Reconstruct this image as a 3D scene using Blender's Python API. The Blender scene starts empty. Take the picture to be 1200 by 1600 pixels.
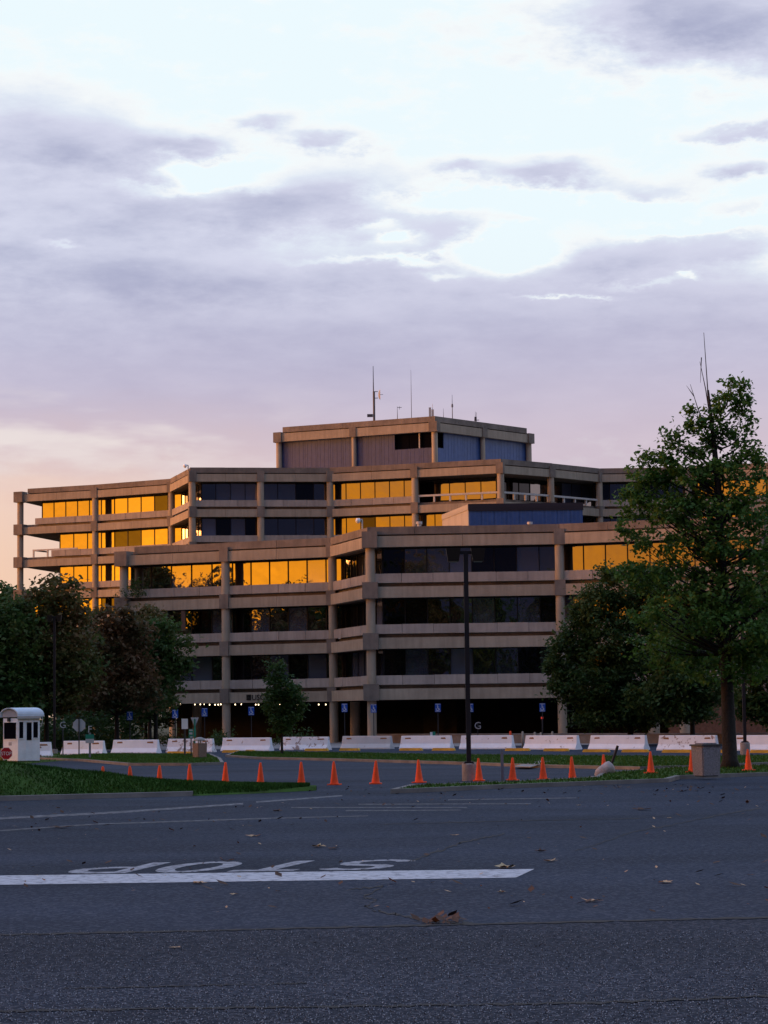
import bpy, bmesh, math, random
import numpy as np
from mathutils import Vector, Matrix
random.seed(7); RNG = np.random.default_rng(11)
D = bpy.data; C = bpy.context.scene.collection; S = bpy.context.scene
R = math.radians

# ------------------------------------------------------------------ camera
CAM = Vector((0, 0, 2.08)); F = 3600.0
pitch = math.atan(318 / F); roll = R(.70)
fwd = Vector((0, math.cos(pitch), math.sin(pitch)))
r0 = Vector((1, 0, 0)); u0 = Vector((0, -math.sin(pitch), math.cos(pitch)))
rgt = r0 * math.cos(roll) - u0 * math.sin(roll)
upv = r0 * math.sin(roll) + u0 * math.cos(roll)
cam = D.cameras.new('camera'); co = D.objects.new('camera', cam); C.objects.link(co)
m = Matrix((rgt, upv, -fwd)).transposed().to_4x4(); m.translation = CAM
co.matrix_world = m
cam.sensor_fit = 'HORIZONTAL'; cam.sensor_width = 36; cam.lens = F / 1200 * 36
cam.clip_start = .5; cam.clip_end = 9000
S.camera = co

def ray(px, py): return fwd * F + rgt * (px - 600) - upv * (py - 800)
def at(px, py, dep):
    v = ray(px, py); return CAM + v * (dep / v.y)
def gp(px, py, z=0.0):
    v = ray(px, py); return CAM + v * ((z - CAM.z) / v.z)

# ------------------------------------------------------------------ world: dusk sky
SUN_AZ = -93.0      # degrees from +Y towards +X: behind the camera on the left
SUN_EL = 3.0
W = D.worlds.new('World'); S.world = W; W.use_nodes = True
wn = W.node_tree; wn.nodes.clear()
class V:
    def __init__(s, sock): s.s = sock
    def _b(s, o, op, sw=False): return mth(op, o, s) if sw else mth(op, s, o)
    def __add__(s, o): return s._b(o, 'ADD')
    __radd__ = __add__
    def __mul__(s, o): return s._b(o, 'MULTIPLY')
    __rmul__ = __mul__
    def __sub__(s, o): return s._b(o, 'SUBTRACT')
    def __rsub__(s, o): return s._b(o, 'SUBTRACT', True)
    def __truediv__(s, o): return s._b(o, 'DIVIDE')
def mth(op, *a):
    n = wn.nodes.new('ShaderNodeMath'); n.operation = op
    for i, x in enumerate(a):
        if isinstance(x, V): wn.links.new(x.s, n.inputs[i])
        else: n.inputs[i].default_value = x
    return V(n.outputs[0])
def sstep(x, a, b, lo=0., hi=1.):
    n = wn.nodes.new('ShaderNodeMapRange'); n.interpolation_type = 'SMOOTHSTEP'
    wn.links.new(x.s, n.inputs[0]); n.inputs[1].default_value = a; n.inputs[2].default_value = b
    n.inputs[3].default_value = lo; n.inputs[4].default_value = hi
    return V(n.outputs[0])
def cmix(f, a, b):
    n = wn.nodes.new('ShaderNodeMix'); n.data_type = 'RGBA'
    wn.links.new(f.s, n.inputs[0])
    for i, x in ((6, a), (7, b)):
        if isinstance(x, V): wn.links.new(x.s, n.inputs[i])
        else: n.inputs[i].default_value = (*x, 1)
    return V(n.outputs[2])
def cscale(c, f):   # colour * scalar
    n = wn.nodes.new('ShaderNodeVectorMath'); n.operation = 'SCALE'
    if isinstance(c, V): wn.links.new(c.s, n.inputs[0])
    else: n.inputs[0].default_value = c
    wn.links.new(f.s, n.inputs[3]); return V(n.outputs[0])
def cadd(a, b):
    n = wn.nodes.new('ShaderNodeVectorMath'); n.operation = 'ADD'
    wn.links.new(a.s, n.inputs[0]); wn.links.new(b.s, n.inputs[1]); return V(n.outputs[0])
tc = wn.nodes.new('ShaderNodeTexCoord')
sep = wn.nodes.new('ShaderNodeSeparateXYZ'); wn.links.new(tc.outputs['Generated'], sep.inputs[0])
dx, dy, dz = (V(o) for o in sep.outputs)
el = mth('ARCSINE', mth('MINIMUM', mth('MAXIMUM', dz, -1.), 1.)) * 57.2958
az = mth('ARCTAN2', dx, dy) * 57.2958
def wnoise(scale, sx, sz, detail=5., rough=.55, off=0.):
    mp = wn.nodes.new('ShaderNodeMapping'); mp.inputs['Scale'].default_value = (sx, sx, sz); mp.inputs['Location'].default_value = (off, off * .7, off * 1.3)
    wn.links.new(tc.outputs['Generated'], mp.inputs[0])
    n = wn.nodes.new('ShaderNodeTexNoise'); n.inputs['Scale'].default_value = scale
    n.inputs['Detail'].default_value = detail; n.inputs['Roughness'].default_value = rough
    wn.links.new(mp.outputs[0], n.inputs['Vector']); return V(n.outputs['Fac'])
n1 = wnoise(16, 1, 2.6, 7, .6); n2 = wnoise(26, 1, 2.4, 6, .62, 3.1); n3 = wnoise(5, 1, 2.2, 5, .55, 9.2); n4 = wnoise(50, 1, 2.2, 6, .65, 5.)
n6 = wnoise(22, 1, 3.6, 6, .6, 2.3)
n5 = wnoise(12, 1, 4.2, 4, .5, 7.7)
azw = az + (n2 - .5) * 2.4; elw = el + (n1 - .5) * 1.3 + (n4 - .5) * .7
PX = 62.83
def blob(cx, cy, rx, ry, amp):
    a = (azw - (cx - 600) / PX) * (PX / rx); b = (elw - (1118 - cy) / PX) * (PX / ry)
    return mth('EXPONENT', (a * a + b * b) * -1.) * amp
blobs = [(60, 350, 320, 105, 1.3), (40, 215, 150, 70, .9), (170, 240, 120, 50, .7), (490, 320, 190, 48, 1.2), (430, 190, 55, 18, .9), (520, 222, 65, 17, .9),
         (320, 238, 75, 18, .85), (720, 268, 55, 15, .95), (860, 280, 85, 24, 1.15), (1170, 286, 65, 17, 1.), (1175, 220, 90, 10, .9),
         (1010, 314, 100, 17, .85), (700, 370, 90, 32, 1.0), (830, 350, 45, 12, .3), (980, 408, 110, 32, 1.0), (1150, 405, 110, 32, .9), (600, 440, 330, 32, .8),
         (600, 520, 1100, 60, 1.25), (600, 600, 1300, 70, 1.2), (600, 690, 1300, 90, 1.1), (200, 440, 500, 60, .8), (1050, 470, 260, 40, .6), (1030, 45, 170, 62, 1.3), (1190, 70, 150, 75, 1.2),
         (1180, 345, 60, 10, .45),
         (800, 407, 75, 30, -1.5), (635, 374, 40, 12, -1.1), (650, 410, 40, 9, -.6), (865, 470, 55, 5, -.9), (945, 470, 30, 4, -.8), (690, 436, 40, 8, -.7), (1090, 447, 12, 6, -.8),
         (340, 285, 90, 26, -1.2), (110, 385, 30, 7, -.8), (900, 335, 150, 14, -.4), (740, 318, 180, 13, -.8), (1090, 374, 120, 9, -.9), (590, 352, 60, 7, -.5), (560, 412, 120, 7, -.5), (1000, 452, 90, 5, -.5), (240, 300, 120, 8, -.4)]
dens = None
for b in blobs:
    g = blob(*b); dens = g if dens is None else dens + g
inview = sstep(mth('ABSOLUTE', az), 14., 26.)       # beyond the mapped clouds a free field of the same clouds goes on
free = sstep(n3 + (n1 - .5) * .5, .36, .60, 0., 1.1)
above = sstep(el, 16.5, 24.)
wgt = mth('MAXIMUM', inview, above)
dens = dens * (1. - wgt) + free * wgt
dens = dens + (n4 - .5) * .9 + (n1 - .5) * .75 + (n6 - .5) * .8
cl = sstep(dens, .10, 1.08)
# clear sky between the clouds
hi = cmix(sstep(el, 2., 12.5), (.80, .72, .72), (.90, 1.02, 1.07))
edge = sstep(dens, .0, .34) * (1. - sstep(dens, .34, .7))
hi = cmix(edge * .55 * sstep(el, 6., 10.), hi, (1.08, 1.06, 1.03))
cshade = sstep(dens + (n5 - .5) * 1.5 + (n6 - .5) * 1.0, .7, 2.5)
cc = cmix(cshade, (.72, .74, .90), (.41, .435, .62))
cc = cmix(sstep(el, 6.5, 12.) , cmix(sstep(el, 5.5, 9.5), cmix(sstep(n5, .3, .7), (.62, .51, .61), (.70, .58, .66)), cmix(sstep(n5, .3, .7), (.52, .48, .65), (.61, .56, .72))), cc)
hi = cmix(sstep(el, 18., 40.), hi, (.40, .78, 1.60))
skyc = cmix(cl, hi, cc)
# horizon strip below the cloud bank: pale pink, peach towards the sunset side
low = 1. - sstep(el + (n5 - .5) * 3.2, 4.6, 8.2)
lowc = cmix(sstep(az, -9.5, 3.5), (.93, .66, .55), (.68, .57, .66))
lowc = cmix(1. - sstep(el, 2.8, 6.2), lowc, cmix(sstep(az, -10., -1.), (.97, .63, .44), (.72, .58, .64)))
streak = sstep(n5, .46, .64) * (1. - sstep(mth('ABSOLUTE', el - 7.0), .2, 1.5)) * (1. - sstep(az, -7., 0.))
skyc = cmix(low * .9, skyc, lowc)
skyc = cmix(streak * .75, skyc, (.93, .84, .80))
# darker away from the afterglow, low sunset behind the camera on the left
sd = Vector((math.sin(R(SUN_AZ)), math.cos(R(SUN_AZ)), 0))
hl = mth('SQRT', dx * dx + dy * dy + 1e-6)
cosd = (dx * sd.x + dy * sd.y) / hl
dang = mth('ARCCOSINE', mth('MINIMUM', mth('MAXIMUM', cosd, -.9999), .9999)) * 57.2958
backdark = sstep(dy / hl * -1., -.15, .9)                   # unseen sky behind the camera darkened so front panes mirror it dark
bd = backdark * (1. - sstep(el, 16., 50.)) * sstep(dang, 22., 60.)
skyc = cmix(bd, skyc, (.016, .022, .065))
g = mth('EXPONENT', (dang * dang) * (-1. / 45. ** 2)) * mth('EXPONENT', mth('MAXIMUM', el, 0.) * (-1. / 8.5))
g = g * (.8 + n1 * .4) * (1. - sstep(dang, 48., 80.))
skyc = cadd(cmix(mth('MINIMUM', g * 5., 1.), skyc, (.20, .09, .02)), cscale((8.0, 2.75, .05), g))
nish = wn.nodes.new('ShaderNodeTexSky'); nish.sky_type = 'NISHITA'; nish.sun_disc = False
nish.sun_elevation = R(SUN_EL); nish.sun_rotation = R(SUN_AZ)
bg1 = wn.nodes.new('ShaderNodeBackground'); wn.links.new(nish.outputs[0], bg1.inputs[0]); bg1.inputs[1].default_value = .004
bg2 = wn.nodes.new('ShaderNodeBackground'); wn.links.new(skyc.s, bg2.inputs[0]); bg2.inputs[1].default_value = .93
ad = wn.nodes.new('ShaderNodeAddShader'); wn.links.new(bg1.outputs[0], ad.inputs[0]); wn.links.new(bg2.outputs[0], ad.inputs[1])
wo = wn.nodes.new('ShaderNodeOutputWorld'); wn.links.new(ad.outputs[0], wo.inputs[0])
# ------------------------------------------------------------------ sun (last light of the set sun)
sl = D.lights.new('sun', 'SUN'); sl.energy = 3.2; sl.angle = R(14); sl.color = (1, .40, .13)
so = D.objects.new('sun', sl); C.objects.link(so)
sdir = Vector((math.sin(R(SUN_AZ)) * math.cos(R(SUN_EL)), math.cos(R(SUN_AZ)) * math.cos(R(SUN_EL)), math.sin(R(SUN_EL))))
so.rotation_euler = sdir.to_track_quat('Z', 'Y').to_euler(); so.location = (-40, -30, 60)
vs = S.view_settings; vs.view_transform = 'Standard'; vs.look = 'None'; vs.exposure = 0; vs.gamma = 1; vs.use_curve_mapping = False

# ------------------------------------------------------------------ materials
def mat(name, col, rough=.8, var=.25, nscale=1.5, bump=0., bscale=20., spec=.3, metal=0., col2=None, stretch=(1, 1, 1), emit=None, estr=0., objvar=0., coords='Object'):
    mt = D.materials.new(name); mt.use_nodes = True; t = mt.node_tree; b = t.nodes['Principled BSDF']
    b.inputs['Roughness'].default_value = rough; b.inputs['Specular IOR Level'].default_value = spec; b.inputs['Metallic'].default_value = metal
    tcn = t.nodes.new('ShaderNodeTexCoord'); mp = t.nodes.new('ShaderNodeMapping'); mp.inputs['Scale'].default_value = stretch
    t.links.new(tcn.outputs[coords], mp.inputs[0])
    n = t.nodes.new('ShaderNodeTexNoise'); n.inputs['Scale'].default_value = nscale; n.inputs['Detail'].default_value = 6; n.inputs['Roughness'].default_value = .62
    t.links.new(mp.outputs[0], n.inputs['Vector'])
    rp = t.nodes.new('ShaderNodeValToRGB'); c2 = col2 or tuple(c * (1 - var) for c in col); c1 = col if col2 else tuple(min(1, c * (1 + var)) for c in col)
    rp.color_ramp.elements[0].position = .34; rp.color_ramp.elements[1].position = .66
    rp.color_ramp.elements[0].color = (*c2, 1); rp.color_ramp.elements[1].color = (*c1, 1)
    t.links.new(n.outputs['Fac'], rp.inputs[0]); out = rp.outputs[0]
    if objvar:
        oi = t.nodes.new('ShaderNodeObjectInfo'); hv = t.nodes.new('ShaderNodeHueSaturation')
        mr = t.nodes.new('ShaderNodeMapRange'); mr.inputs[3].default_value = 1 - objvar; mr.inputs[4].default_value = 1 + objvar
        t.links.new(oi.outputs['Random'], mr.inputs[0]); t.links.new(mr.outputs[0], hv.inputs['Value']); t.links.new(out, hv.inputs['Color']); out = hv.outputs[0]
    t.links.new(out, b.inputs['Base Color'])
    if bump:
        bn = t.nodes.new('ShaderNodeTexNoise'); bn.inputs['Scale'].default_value = bscale; bn.inputs['Detail'].default_value = 4
        t.links.new(tcn.outputs[coords], bn.inputs['Vector'])
        bp = t.nodes.new('ShaderNodeBump'); bp.inputs['Strength'].default_value = bump; bp.inputs['Distance'].default_value = .05
        t.links.new(bn.outputs['Fac'], bp.inputs['Height']); t.links.new(bp.outputs[0], b.inputs['Normal'])
    if emit:
        b.inputs['Emission Color'].default_value = (*emit, 1); b.inputs['Emission Strength'].default_value = estr
    return mt

def glassmat(name, dark, tint, fac, curtain=None):
    mt = D.materials.new(name); mt.use_nodes = True; t = mt.node_tree; t.nodes.clear()
    o = t.nodes.new('ShaderNodeOutputMaterial'); mx = t.nodes.new('ShaderNodeMixShader')
    df = t.nodes.new('ShaderNodeBsdfDiffuse'); gl = t.nodes.new('ShaderNodeBsdfGlossy'); gl.inputs['Roughness'].default_value = .012
    gl.inputs['Color'].default_value = (*tint, 1)
    oi = t.nodes.new('ShaderNodeObjectInfo'); mr = t.nodes.new('ShaderNodeMapRange'); mr.inputs[3].default_value = .3; mr.inputs[4].default_value = 2.2
    t.links.new(oi.outputs['Random'], mr.inputs[0])
    sc = t.nodes.new('ShaderNodeVectorMath'); sc.operation = 'SCALE'; sc.inputs[0].default_value = dark; t.links.new(mr.outputs[0], sc.inputs[3])
    t.links.new(sc.outputs[0], df.inputs[0])
    # float-glass waviness, different in each pane
    tcn = t.nodes.new('ShaderNodeTexCoord'); nz = t.nodes.new('ShaderNodeTexNoise'); nz.noise_dimensions = '4D'; nz.inputs['Scale'].default_value = .55; nz.inputs['Detail'].default_value = 2.2
    geo = t.nodes.new('ShaderNodeNewGeometry'); t.links.new(geo.outputs['Position'], nz.inputs['Vector'])
    m10 = t.nodes.new('ShaderNodeMath'); m10.operation = 'MULTIPLY'; m10.inputs[1].default_value = 30; t.links.new(oi.outputs['Random'], m10.inputs[0]); t.links.new(m10.outputs[0], nz.inputs['W'])
    bp = t.nodes.new('ShaderNodeBump'); bp.inputs['Strength'].default_value = .20; bp.inputs['Distance'].default_value = .08
    t.links.new(nz.outputs['Fac'], bp.inputs['Height']); t.links.new(bp.outputs[0], gl.inputs['Normal'])
    mx.inputs[0].default_value = fac
    t.links.new(df.outputs[0], mx.inputs[1]); t.links.new(gl.outputs[0], mx.inputs[2]); t.links.new(mx.outputs[0], o.inputs[0])
    return mt

M = {}
def concrete(name, col, c2):
    mt = mat(name, col, .9, col2=c2, nscale=.7, bump=.25, bscale=9, spec=.15, objvar=.07, coords='Object')
    t = mt.node_tree; b = t.nodes['Principled BSDF']
    geo = t.nodes.new('ShaderNodeNewGeometry'); mp = t.nodes.new('ShaderNodeMapping'); mp.inputs['Scale'].default_value = (2.2, 2.2, .22)
    t.links.new(geo.outputs['Position'], mp.inputs[0])
    n = t.nodes.new('ShaderNodeTexNoise'); n.inputs['Scale'].default_value = 1.6; n.inputs['Detail'].default_value = 7; t.links.new(mp.outputs[0], n.inputs['Vector'])
    for nd in t.nodes:
        if nd.type == 'TEX_COORD':
            for l in list(nd.outputs['Object'].links): t.links.new(geo.outputs['Position'], l.to_socket)
    mr = t.nodes.new('ShaderNodeMapRange'); mr.inputs[1].default_value = .3; mr.inputs[2].default_value = .62; mr.inputs[3].default_value = .86; mr.inputs[4].default_value = 1.05
    t.links.new(n.outputs['Fac'], mr.inputs[0])
    src = b.inputs['Base Color'].links[0].from_socket
    sc = t.nodes.new('ShaderNodeVectorMath'); sc.operation = 'SCALE'; t.links.new(src, sc.inputs[0]); t.links.new(mr.outputs[0], sc.inputs[3]); t.links.new(sc.outputs[0], b.inputs['Base Color'])
    return mt
M['conc'] = concrete('precast_concrete', (.44, .355, .265), (.37, .295, .22))
M['concd'] = concrete('weathered_shade_concrete', (.28, .225, .185), (.18, .145, .12))  # darker concrete; on the floor slabs it stands in for recess shade
M['panel'] = concrete('sill_concrete', (.45, .375, .32), (.36, .30, .26))
M['glass'] = glassmat('bronze_glass', (.006, .007, .012), (1, .93, .86), .32)
M['glassb'] = glassmat('curtained_glass', (.065, .08, .135), (1, .93, .86), .28)
M['glassd'] = glassmat('dark_glass', (.004, .004, .006), (.8, .8, .8), .08)
M['frame'] = mat('dark_bronze_metal', (.012, .011, .012), .45, .2, spec=.4)
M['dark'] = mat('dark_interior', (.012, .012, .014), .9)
M['clad'] = mat('grey_cladding', (.038, .056, .155), .5, .15, 2, spec=.6, objvar=.06)
M['blueclad'] = mat('blue_grey_metal', (.045, .10, .27), .40, .12, 2, spec=.55, objvar=.05)
M['darkband'] = mat('dark_flashing', (.018, .016, .026), .6)
M['paleclad'] = mat('pale_siding', (.38, .33, .28), .7, .1)
M['brick'] = mat('brown_brick', (.16, .085, .06), .9, .2, 6)
M['tint'] = mat('dark_tinted_pane', (.006, .006, .010), .9, .1, spec=.0)
M['white'] = mat('white_paint', (.84, .84, .85), .6, .06, 4)
M['roofing'] = mat('pale_roofing', (.62, .70, .76), .5, .08, 3)
M['letters'] = mat('black_letters', (.012, .012, .013), .5)
M['rail'] = mat('pale_rail', (.55, .50, .46), .7, .1)
M['lamp'] = mat('warm_bulb', (1, .9, .7), .5, emit=(1, .78, .48), estr=5)
M['bollard'] = mat('weathered_post', (.38, .33, .27), .9)

# ------------------------------------------------------------------ helpers
def mesh_from(name, verts, faces, mt, smooth=False):
    me = D.meshes.new(name); me.from_pydata([tuple(v) for v in verts], [], faces); me.update()
    if mt: me.materials.append(mt)
    if smooth: me.polygons.foreach_set('use_smooth', [True] * len(me.polygons))
    return me
def link(name, me, parent=None, loc=None):
    o = D.objects.new(name, me); C.objects.link(o)
    if parent: o.parent = parent
    if loc is not None: o.location = loc
    return o
def thing(name, label, cat, loc=(0, 0, 0), rz=0., group=None, data=None):
    o = D.objects.new(name, data); C.objects.link(o); o.location = loc; o.rotation_euler = (0, 0, rz)
    o['label'] = label; o['category'] = cat
    if group: o['group'] = group
    return o
def struct(name, verts, faces, mt, kind='structure'):
    o = link(name, mesh_from(name, verts, faces, mt)); o['kind'] = kind; return o
class MB:
    def __init__(s): s.v = []; s.f = []
    def add(s, vs, fs):
        k = len(s.v); s.v += [Vector(v) for v in vs]; s.f += [tuple(i + k for i in f) for f in fs]; return s
    def box(s, a, b, mtx=None):
        vs = [Vector((x, y, z)) for z in (a[2], b[2]) for y in (a[1], b[1]) for x in (a[0], b[0])]
        if mtx: vs = [mtx @ v for v in vs]
        return s.add(vs, [(0, 2, 3, 1), (4, 5, 7, 6), (0, 1, 5, 4), (2, 6, 7, 3), (0, 4, 6, 2), (1, 3, 7, 5)])
    def tube(s, pts, rad, n=8, cap=True):
        pts = [Vector(p) for p in pts]; rings = []
        if not hasattr(rad, '__len__'): rad = [rad] * len(pts)
        for i, p in enumerate(pts):
            t = (pts[min(i + 1, len(pts) - 1)] - pts[max(i - 1, 0)]).normalized()
            a = t.orthogonal().normalized() if abs(t.z) < .999 else Vector((1, 0, 0)); b = t.cross(a)
            if i: # keep frames aligned
                a = (pa - t * pa.dot(t)).normalized(); b = t.cross(a)
            pa = a
            rings.append([p + (a * math.cos(6.28319 * k / n) + b * math.sin(6.28319 * k / n)) * rad[i] for k in range(n)])
        vs = [v for r in rings for v in r]; fs = []
        for i in range(len(pts) - 1):
            for k in range(n): fs.append((i * n + k, i * n + (k + 1) % n, (i + 1) * n + (k + 1) % n, (i + 1) * n + k))
        if cap: fs += [tuple(range(n))[::-1], tuple((len(pts) - 1) * n + k for k in range(n))]
        return s.add(vs, fs)
    def prism(s, outline, z0, z1):      # outline: 2-D list in xy
        n = len(outline); vs = [Vector((p[0], p[1], z0)) for p in outline] + [Vector((p[0], p[1], z1)) for p in outline]
        return s.add(vs, [tuple(range(n))[::-1], tuple(range(n, 2 * n))] + [(i, (i + 1) % n, n + (i + 1) % n, n + i) for i in range(n)])
    def plate(s, outline, y0, y1):      # outline in xz, extruded along y
        n = len(outline); vs = [Vector((p[0], y0, p[1])) for p in outline] + [Vector((p[0], y1, p[1])) for p in outline]
        return s.add(vs, [tuple(range(n)), tuple(range(n, 2 * n))[::-1]] + [(i, n + i, n + (i + 1) % n, (i + 1) % n) for i in range(n)])
    def mesh(s, name, mt, smooth=False, off=None):
        vs = [v - off for v in s.v] if off is not None else s.v
        return mesh_from(name, vs, s.f, mt, smooth)
    def obj(s, name, mt, parent=None, smooth=False, off=None):
        return link(name, s.mesh(name, mt, smooth, off), parent)
UNIT = {}
def unit(key):
    if key not in UNIT: UNIT[key] = MB().box((-.5, -.5, -.5), (.5, .5, .5)).mesh('unit_' + key, M[key])
    return UNIT[key]
def text_mesh(txt, size, mt, ext=.01, align='CENTER'):
    cu = D.curves.new('lettering', 'FONT'); cu.body = txt; cu.size = size; cu.extrude = ext; cu.align_x = align; cu.resolution_u = 3
    o = D.objects.new('lettering_tmp', cu); C.objects.link(o)
    me = D.meshes.new_from_object(o.evaluated_get(bpy.context.evaluated_depsgraph_get())); me.materials.clear(); me.materials.append(mt)
    D.objects.remove(o); D.curves.remove(cu); return me

# ------------------------------------------------------------------ ground
def asphalt(name, a, b, speck, bump, nsc, spk_scale):
    mt = mat(name, a, .80, col2=b, nscale=nsc, bump=bump, bscale=38, spec=.06)
    t = mt.node_tree; bs = t.nodes['Principled BSDF']; src = bs.inputs['Base Color'].links[0].from_socket
    tcn = t.nodes.new('ShaderNodeTexCoord')
    vo = t.nodes.new('ShaderNodeTexVoronoi'); vo.inputs['Scale'].default_value = spk_scale; t.links.new(tcn.outputs['Object'], vo.inputs['Vector'])
    rp = t.nodes.new('ShaderNodeValToRGB'); rp.color_ramp.elements[0].position = .62; rp.color_ramp.elements[1].position = .95
    rp.color_ramp.elements[0].color = (0, 0, 0, 1); rp.color_ramp.elements[1].color = (1, 1, 1, 1)
    sp = t.nodes.new('ShaderNodeSeparateColor'); t.links.new(vo.outputs['Color'], sp.inputs[0]); t.links.new(sp.outputs[0], rp.inputs[0])
    mx = t.nodes.new('ShaderNodeMix'); mx.data_type = 'RGBA'; t.links.new(rp.outputs[0], mx.inputs[0]); t.links.new(src, mx.inputs[6]); mx.inputs[7].default_value = (*speck, 1)
    # broad wheel-polished bands and patches
    n = t.nodes.new('ShaderNodeTexNoise'); n.inputs['Scale'].default_value = .22; n.inputs['Detail'].default_value = 5
    mp = t.nodes.new('ShaderNodeMapping'); mp.inputs['Scale'].default_value = (.5, 1.2, 1); t.links.new(tcn.outputs['Object'], mp.inputs[0]); t.links.new(mp.outputs[0], n.inputs['Vector'])
    mr = t.nodes.new('ShaderNodeMapRange'); mr.inputs[1].default_value = .3; mr.inputs[2].default_value = .7; mr.inputs[3].default_value = .72; mr.inputs[4].default_value = 1.28; t.links.new(n.outputs['Fac'], mr.inputs[0])
    sc = t.nodes.new('ShaderNodeVectorMath'); sc.operation = 'SCALE'; t.links.new(mx.outputs[2], sc.inputs[0]); t.links.new(mr.outputs[0], sc.inputs[3])
    t.links.new(sc.outputs[0], bs.inputs['Base Color']); return mt
M['asph'] = asphalt('asphalt', (.0255, .0345, .054), (.0185, .025, .040), (.062, .07, .09), .35, 14, 26)
M['asph2'] = asphalt('coarse_asphalt', (.0230, .0305, .046), (.0140, .0185, .029), (.085, .09, .11), .6, 40, 36)
M['grass'] = mat('grass', (.065, .125, .028), .95, col2=(.045, .066, .020), nscale=1.3, bump=.6, bscale=14, spec=.05)
M['earth'] = mat('rough_grass_ground', (.035, .05, .018), .95, col2=(.03, .035, .016), nscale=.3)
M['kerb'] = mat('kerb_concrete', (.19, .17, .155), .9, .22, 1.2, bump=.2)
M['walk'] = mat('pavement_concrete', (.25, .225, .21), .9, .15, 1.2)
M['blade'] = mat('grass_blades', (.060, .125, .022), .9, col2=(.030, .075, .014), nscale=.9, spec=.05)
struct('ground', [(-4000, -400, -.03), (4000, -400, -.03), (4000, 7000, -.03), (-4000, 7000, -.03)], [(0, 1, 2, 3)], M['earth'])
sa, sb = gp(0, 1462), gp(1200, 1435)
def seamY(x): return sa.y + (sb.y - sa.y) * (x - sa.x) / (sb.x - sa.x)
struct('parking_lot', [(-70, seamY(-70) + 0, 0), (90, seamY(90), 0), (90, 152, 0), (-70, 152, 0)], [(0, 1, 2, 3)], M['asph'])
struct('road', [(-70, -60, .006), (90, -60, .006), (90, seamY(90), .006), (-70, seamY(-70), .006)], [(0, 1, 2, 3)], M['asph2'])
struct('plaza', [(-21, 152.02, .01), (90, 152.02, .01), (90, 215, .01), (-21, 215, .01)], [(0, 1, 2, 3)], M['walk'])

def px_poly(pts, z=0.0): return [gp(x, y, z) for x, y in pts]
def island(name, top_px, kerb_w=.16, h=.12, grass=True):
    """raised bed whose outline is given on the ground; kerb all round, grass inside"""
    o = px_poly(top_px); n = len(o); c = sum(o, Vector()) / n
    # orientation
    area = sum(o[i].x * o[(i + 1) % n].y - o[(i + 1) % n].x * o[i].y for i in range(n))
    if area < 0: o = o[::-1]
    inn = []
    for i in range(n):
        a, b, d = o[i - 1], o[i], o[(i + 1) % n]
        n1 = Vector((-(b - a).y, (b - a).x, 0)).normalized(); n2 = Vector((-(d - b).y, (d - b).x, 0)).normalized()
        nn = (n1 + n2).normalized(); k = 1 / max(.45, nn.dot(n1)); inn.append(b + nn * kerb_w * k)
    vs = [Vector((p.x, p.y, 0)) for p in o] + [Vector((p.x, p.y, h)) for p in o] + [Vector((p.x, p.y, h)) for p in inn] + [Vector((p.x, p.y, h - .05)) for p in inn]
    fs = []
    for i in range(n):
        j = (i + 1) % n
        for k in range(3): fs.append((k * n + i, k * n + j, (k + 1) * n + j, (k + 1) * n + i))
    struct('kerb', vs, fs, M['kerb'])
    struct('verge', [Vector((p.x, p.y, h - .02)) for p in inn], [tuple(range(n))], M['grass'])
    return inn, h - .02
def inside(p, poly):
    r = False; n = len(poly)
    for i in range(n):
        a, b = poly[i], poly[i - 1]
        if (a.y > p[1]) != (b.y > p[1]) and p[0] < (b.x - a.x) * (p[1] - a.y) / (b.y - a.y) + a.x: r = not r
    return r
def blades(name, spots, hmin, hmax, w):
    n = len(spots); P = np.array(spots); a = RNG.uniform(0, 6.283, n); h = RNG.uniform(hmin, hmax, n); ww = RNG.uniform(.6, 1.3, n) * w
    d = np.stack([np.cos(a), np.sin(a), np.zeros(n)], 1); lean = RNG.normal(0, .35, (n, 3)); lean[:, 2] = 1
    v = np.empty((n, 3, 3)); v[:, 0] = P - d * ww[:, None]; v[:, 1] = P + d * ww[:, None]; v[:, 2] = P + lean * h[:, None]
    return np_tris(name, v, M['blade'])
def np_tris(name, v, mt, quads=False):
    k = 4 if quads else 3; n = v.shape[0]
    me = D.meshes.new(name); me.vertices.add(n * k); me.vertices.foreach_set('co', v.reshape(-1).astype(np.float32))
    me.loops.add(n * k); me.loops.foreach_set('vertex_index', np.arange(n * k, dtype=np.int32))
    me.polygons.add(n); me.polygons.foreach_set('loop_start', np.arange(0, n * k, k, dtype=np.int32)); me.polygons.foreach_set('loop_total', np.full(n, k, dtype=np.int32))
    me.update(calc_edges=True); me.validate(); me.materials.append(mt); return me
GR = []
def scatter_poly(poly, z, dens):
    xs = [p.x for p in poly]; ys = [p.y for p in poly]; A = (max(xs) - min(xs)) * (max(ys) - min(ys)); k = int(A * dens)
    for x, y in zip(RNG.uniform(min(xs), max(xs), k), RNG.uniform(min(ys), max(ys), k)):
        if inside((x, y), poly): GR.append((x, y, z))
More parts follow.
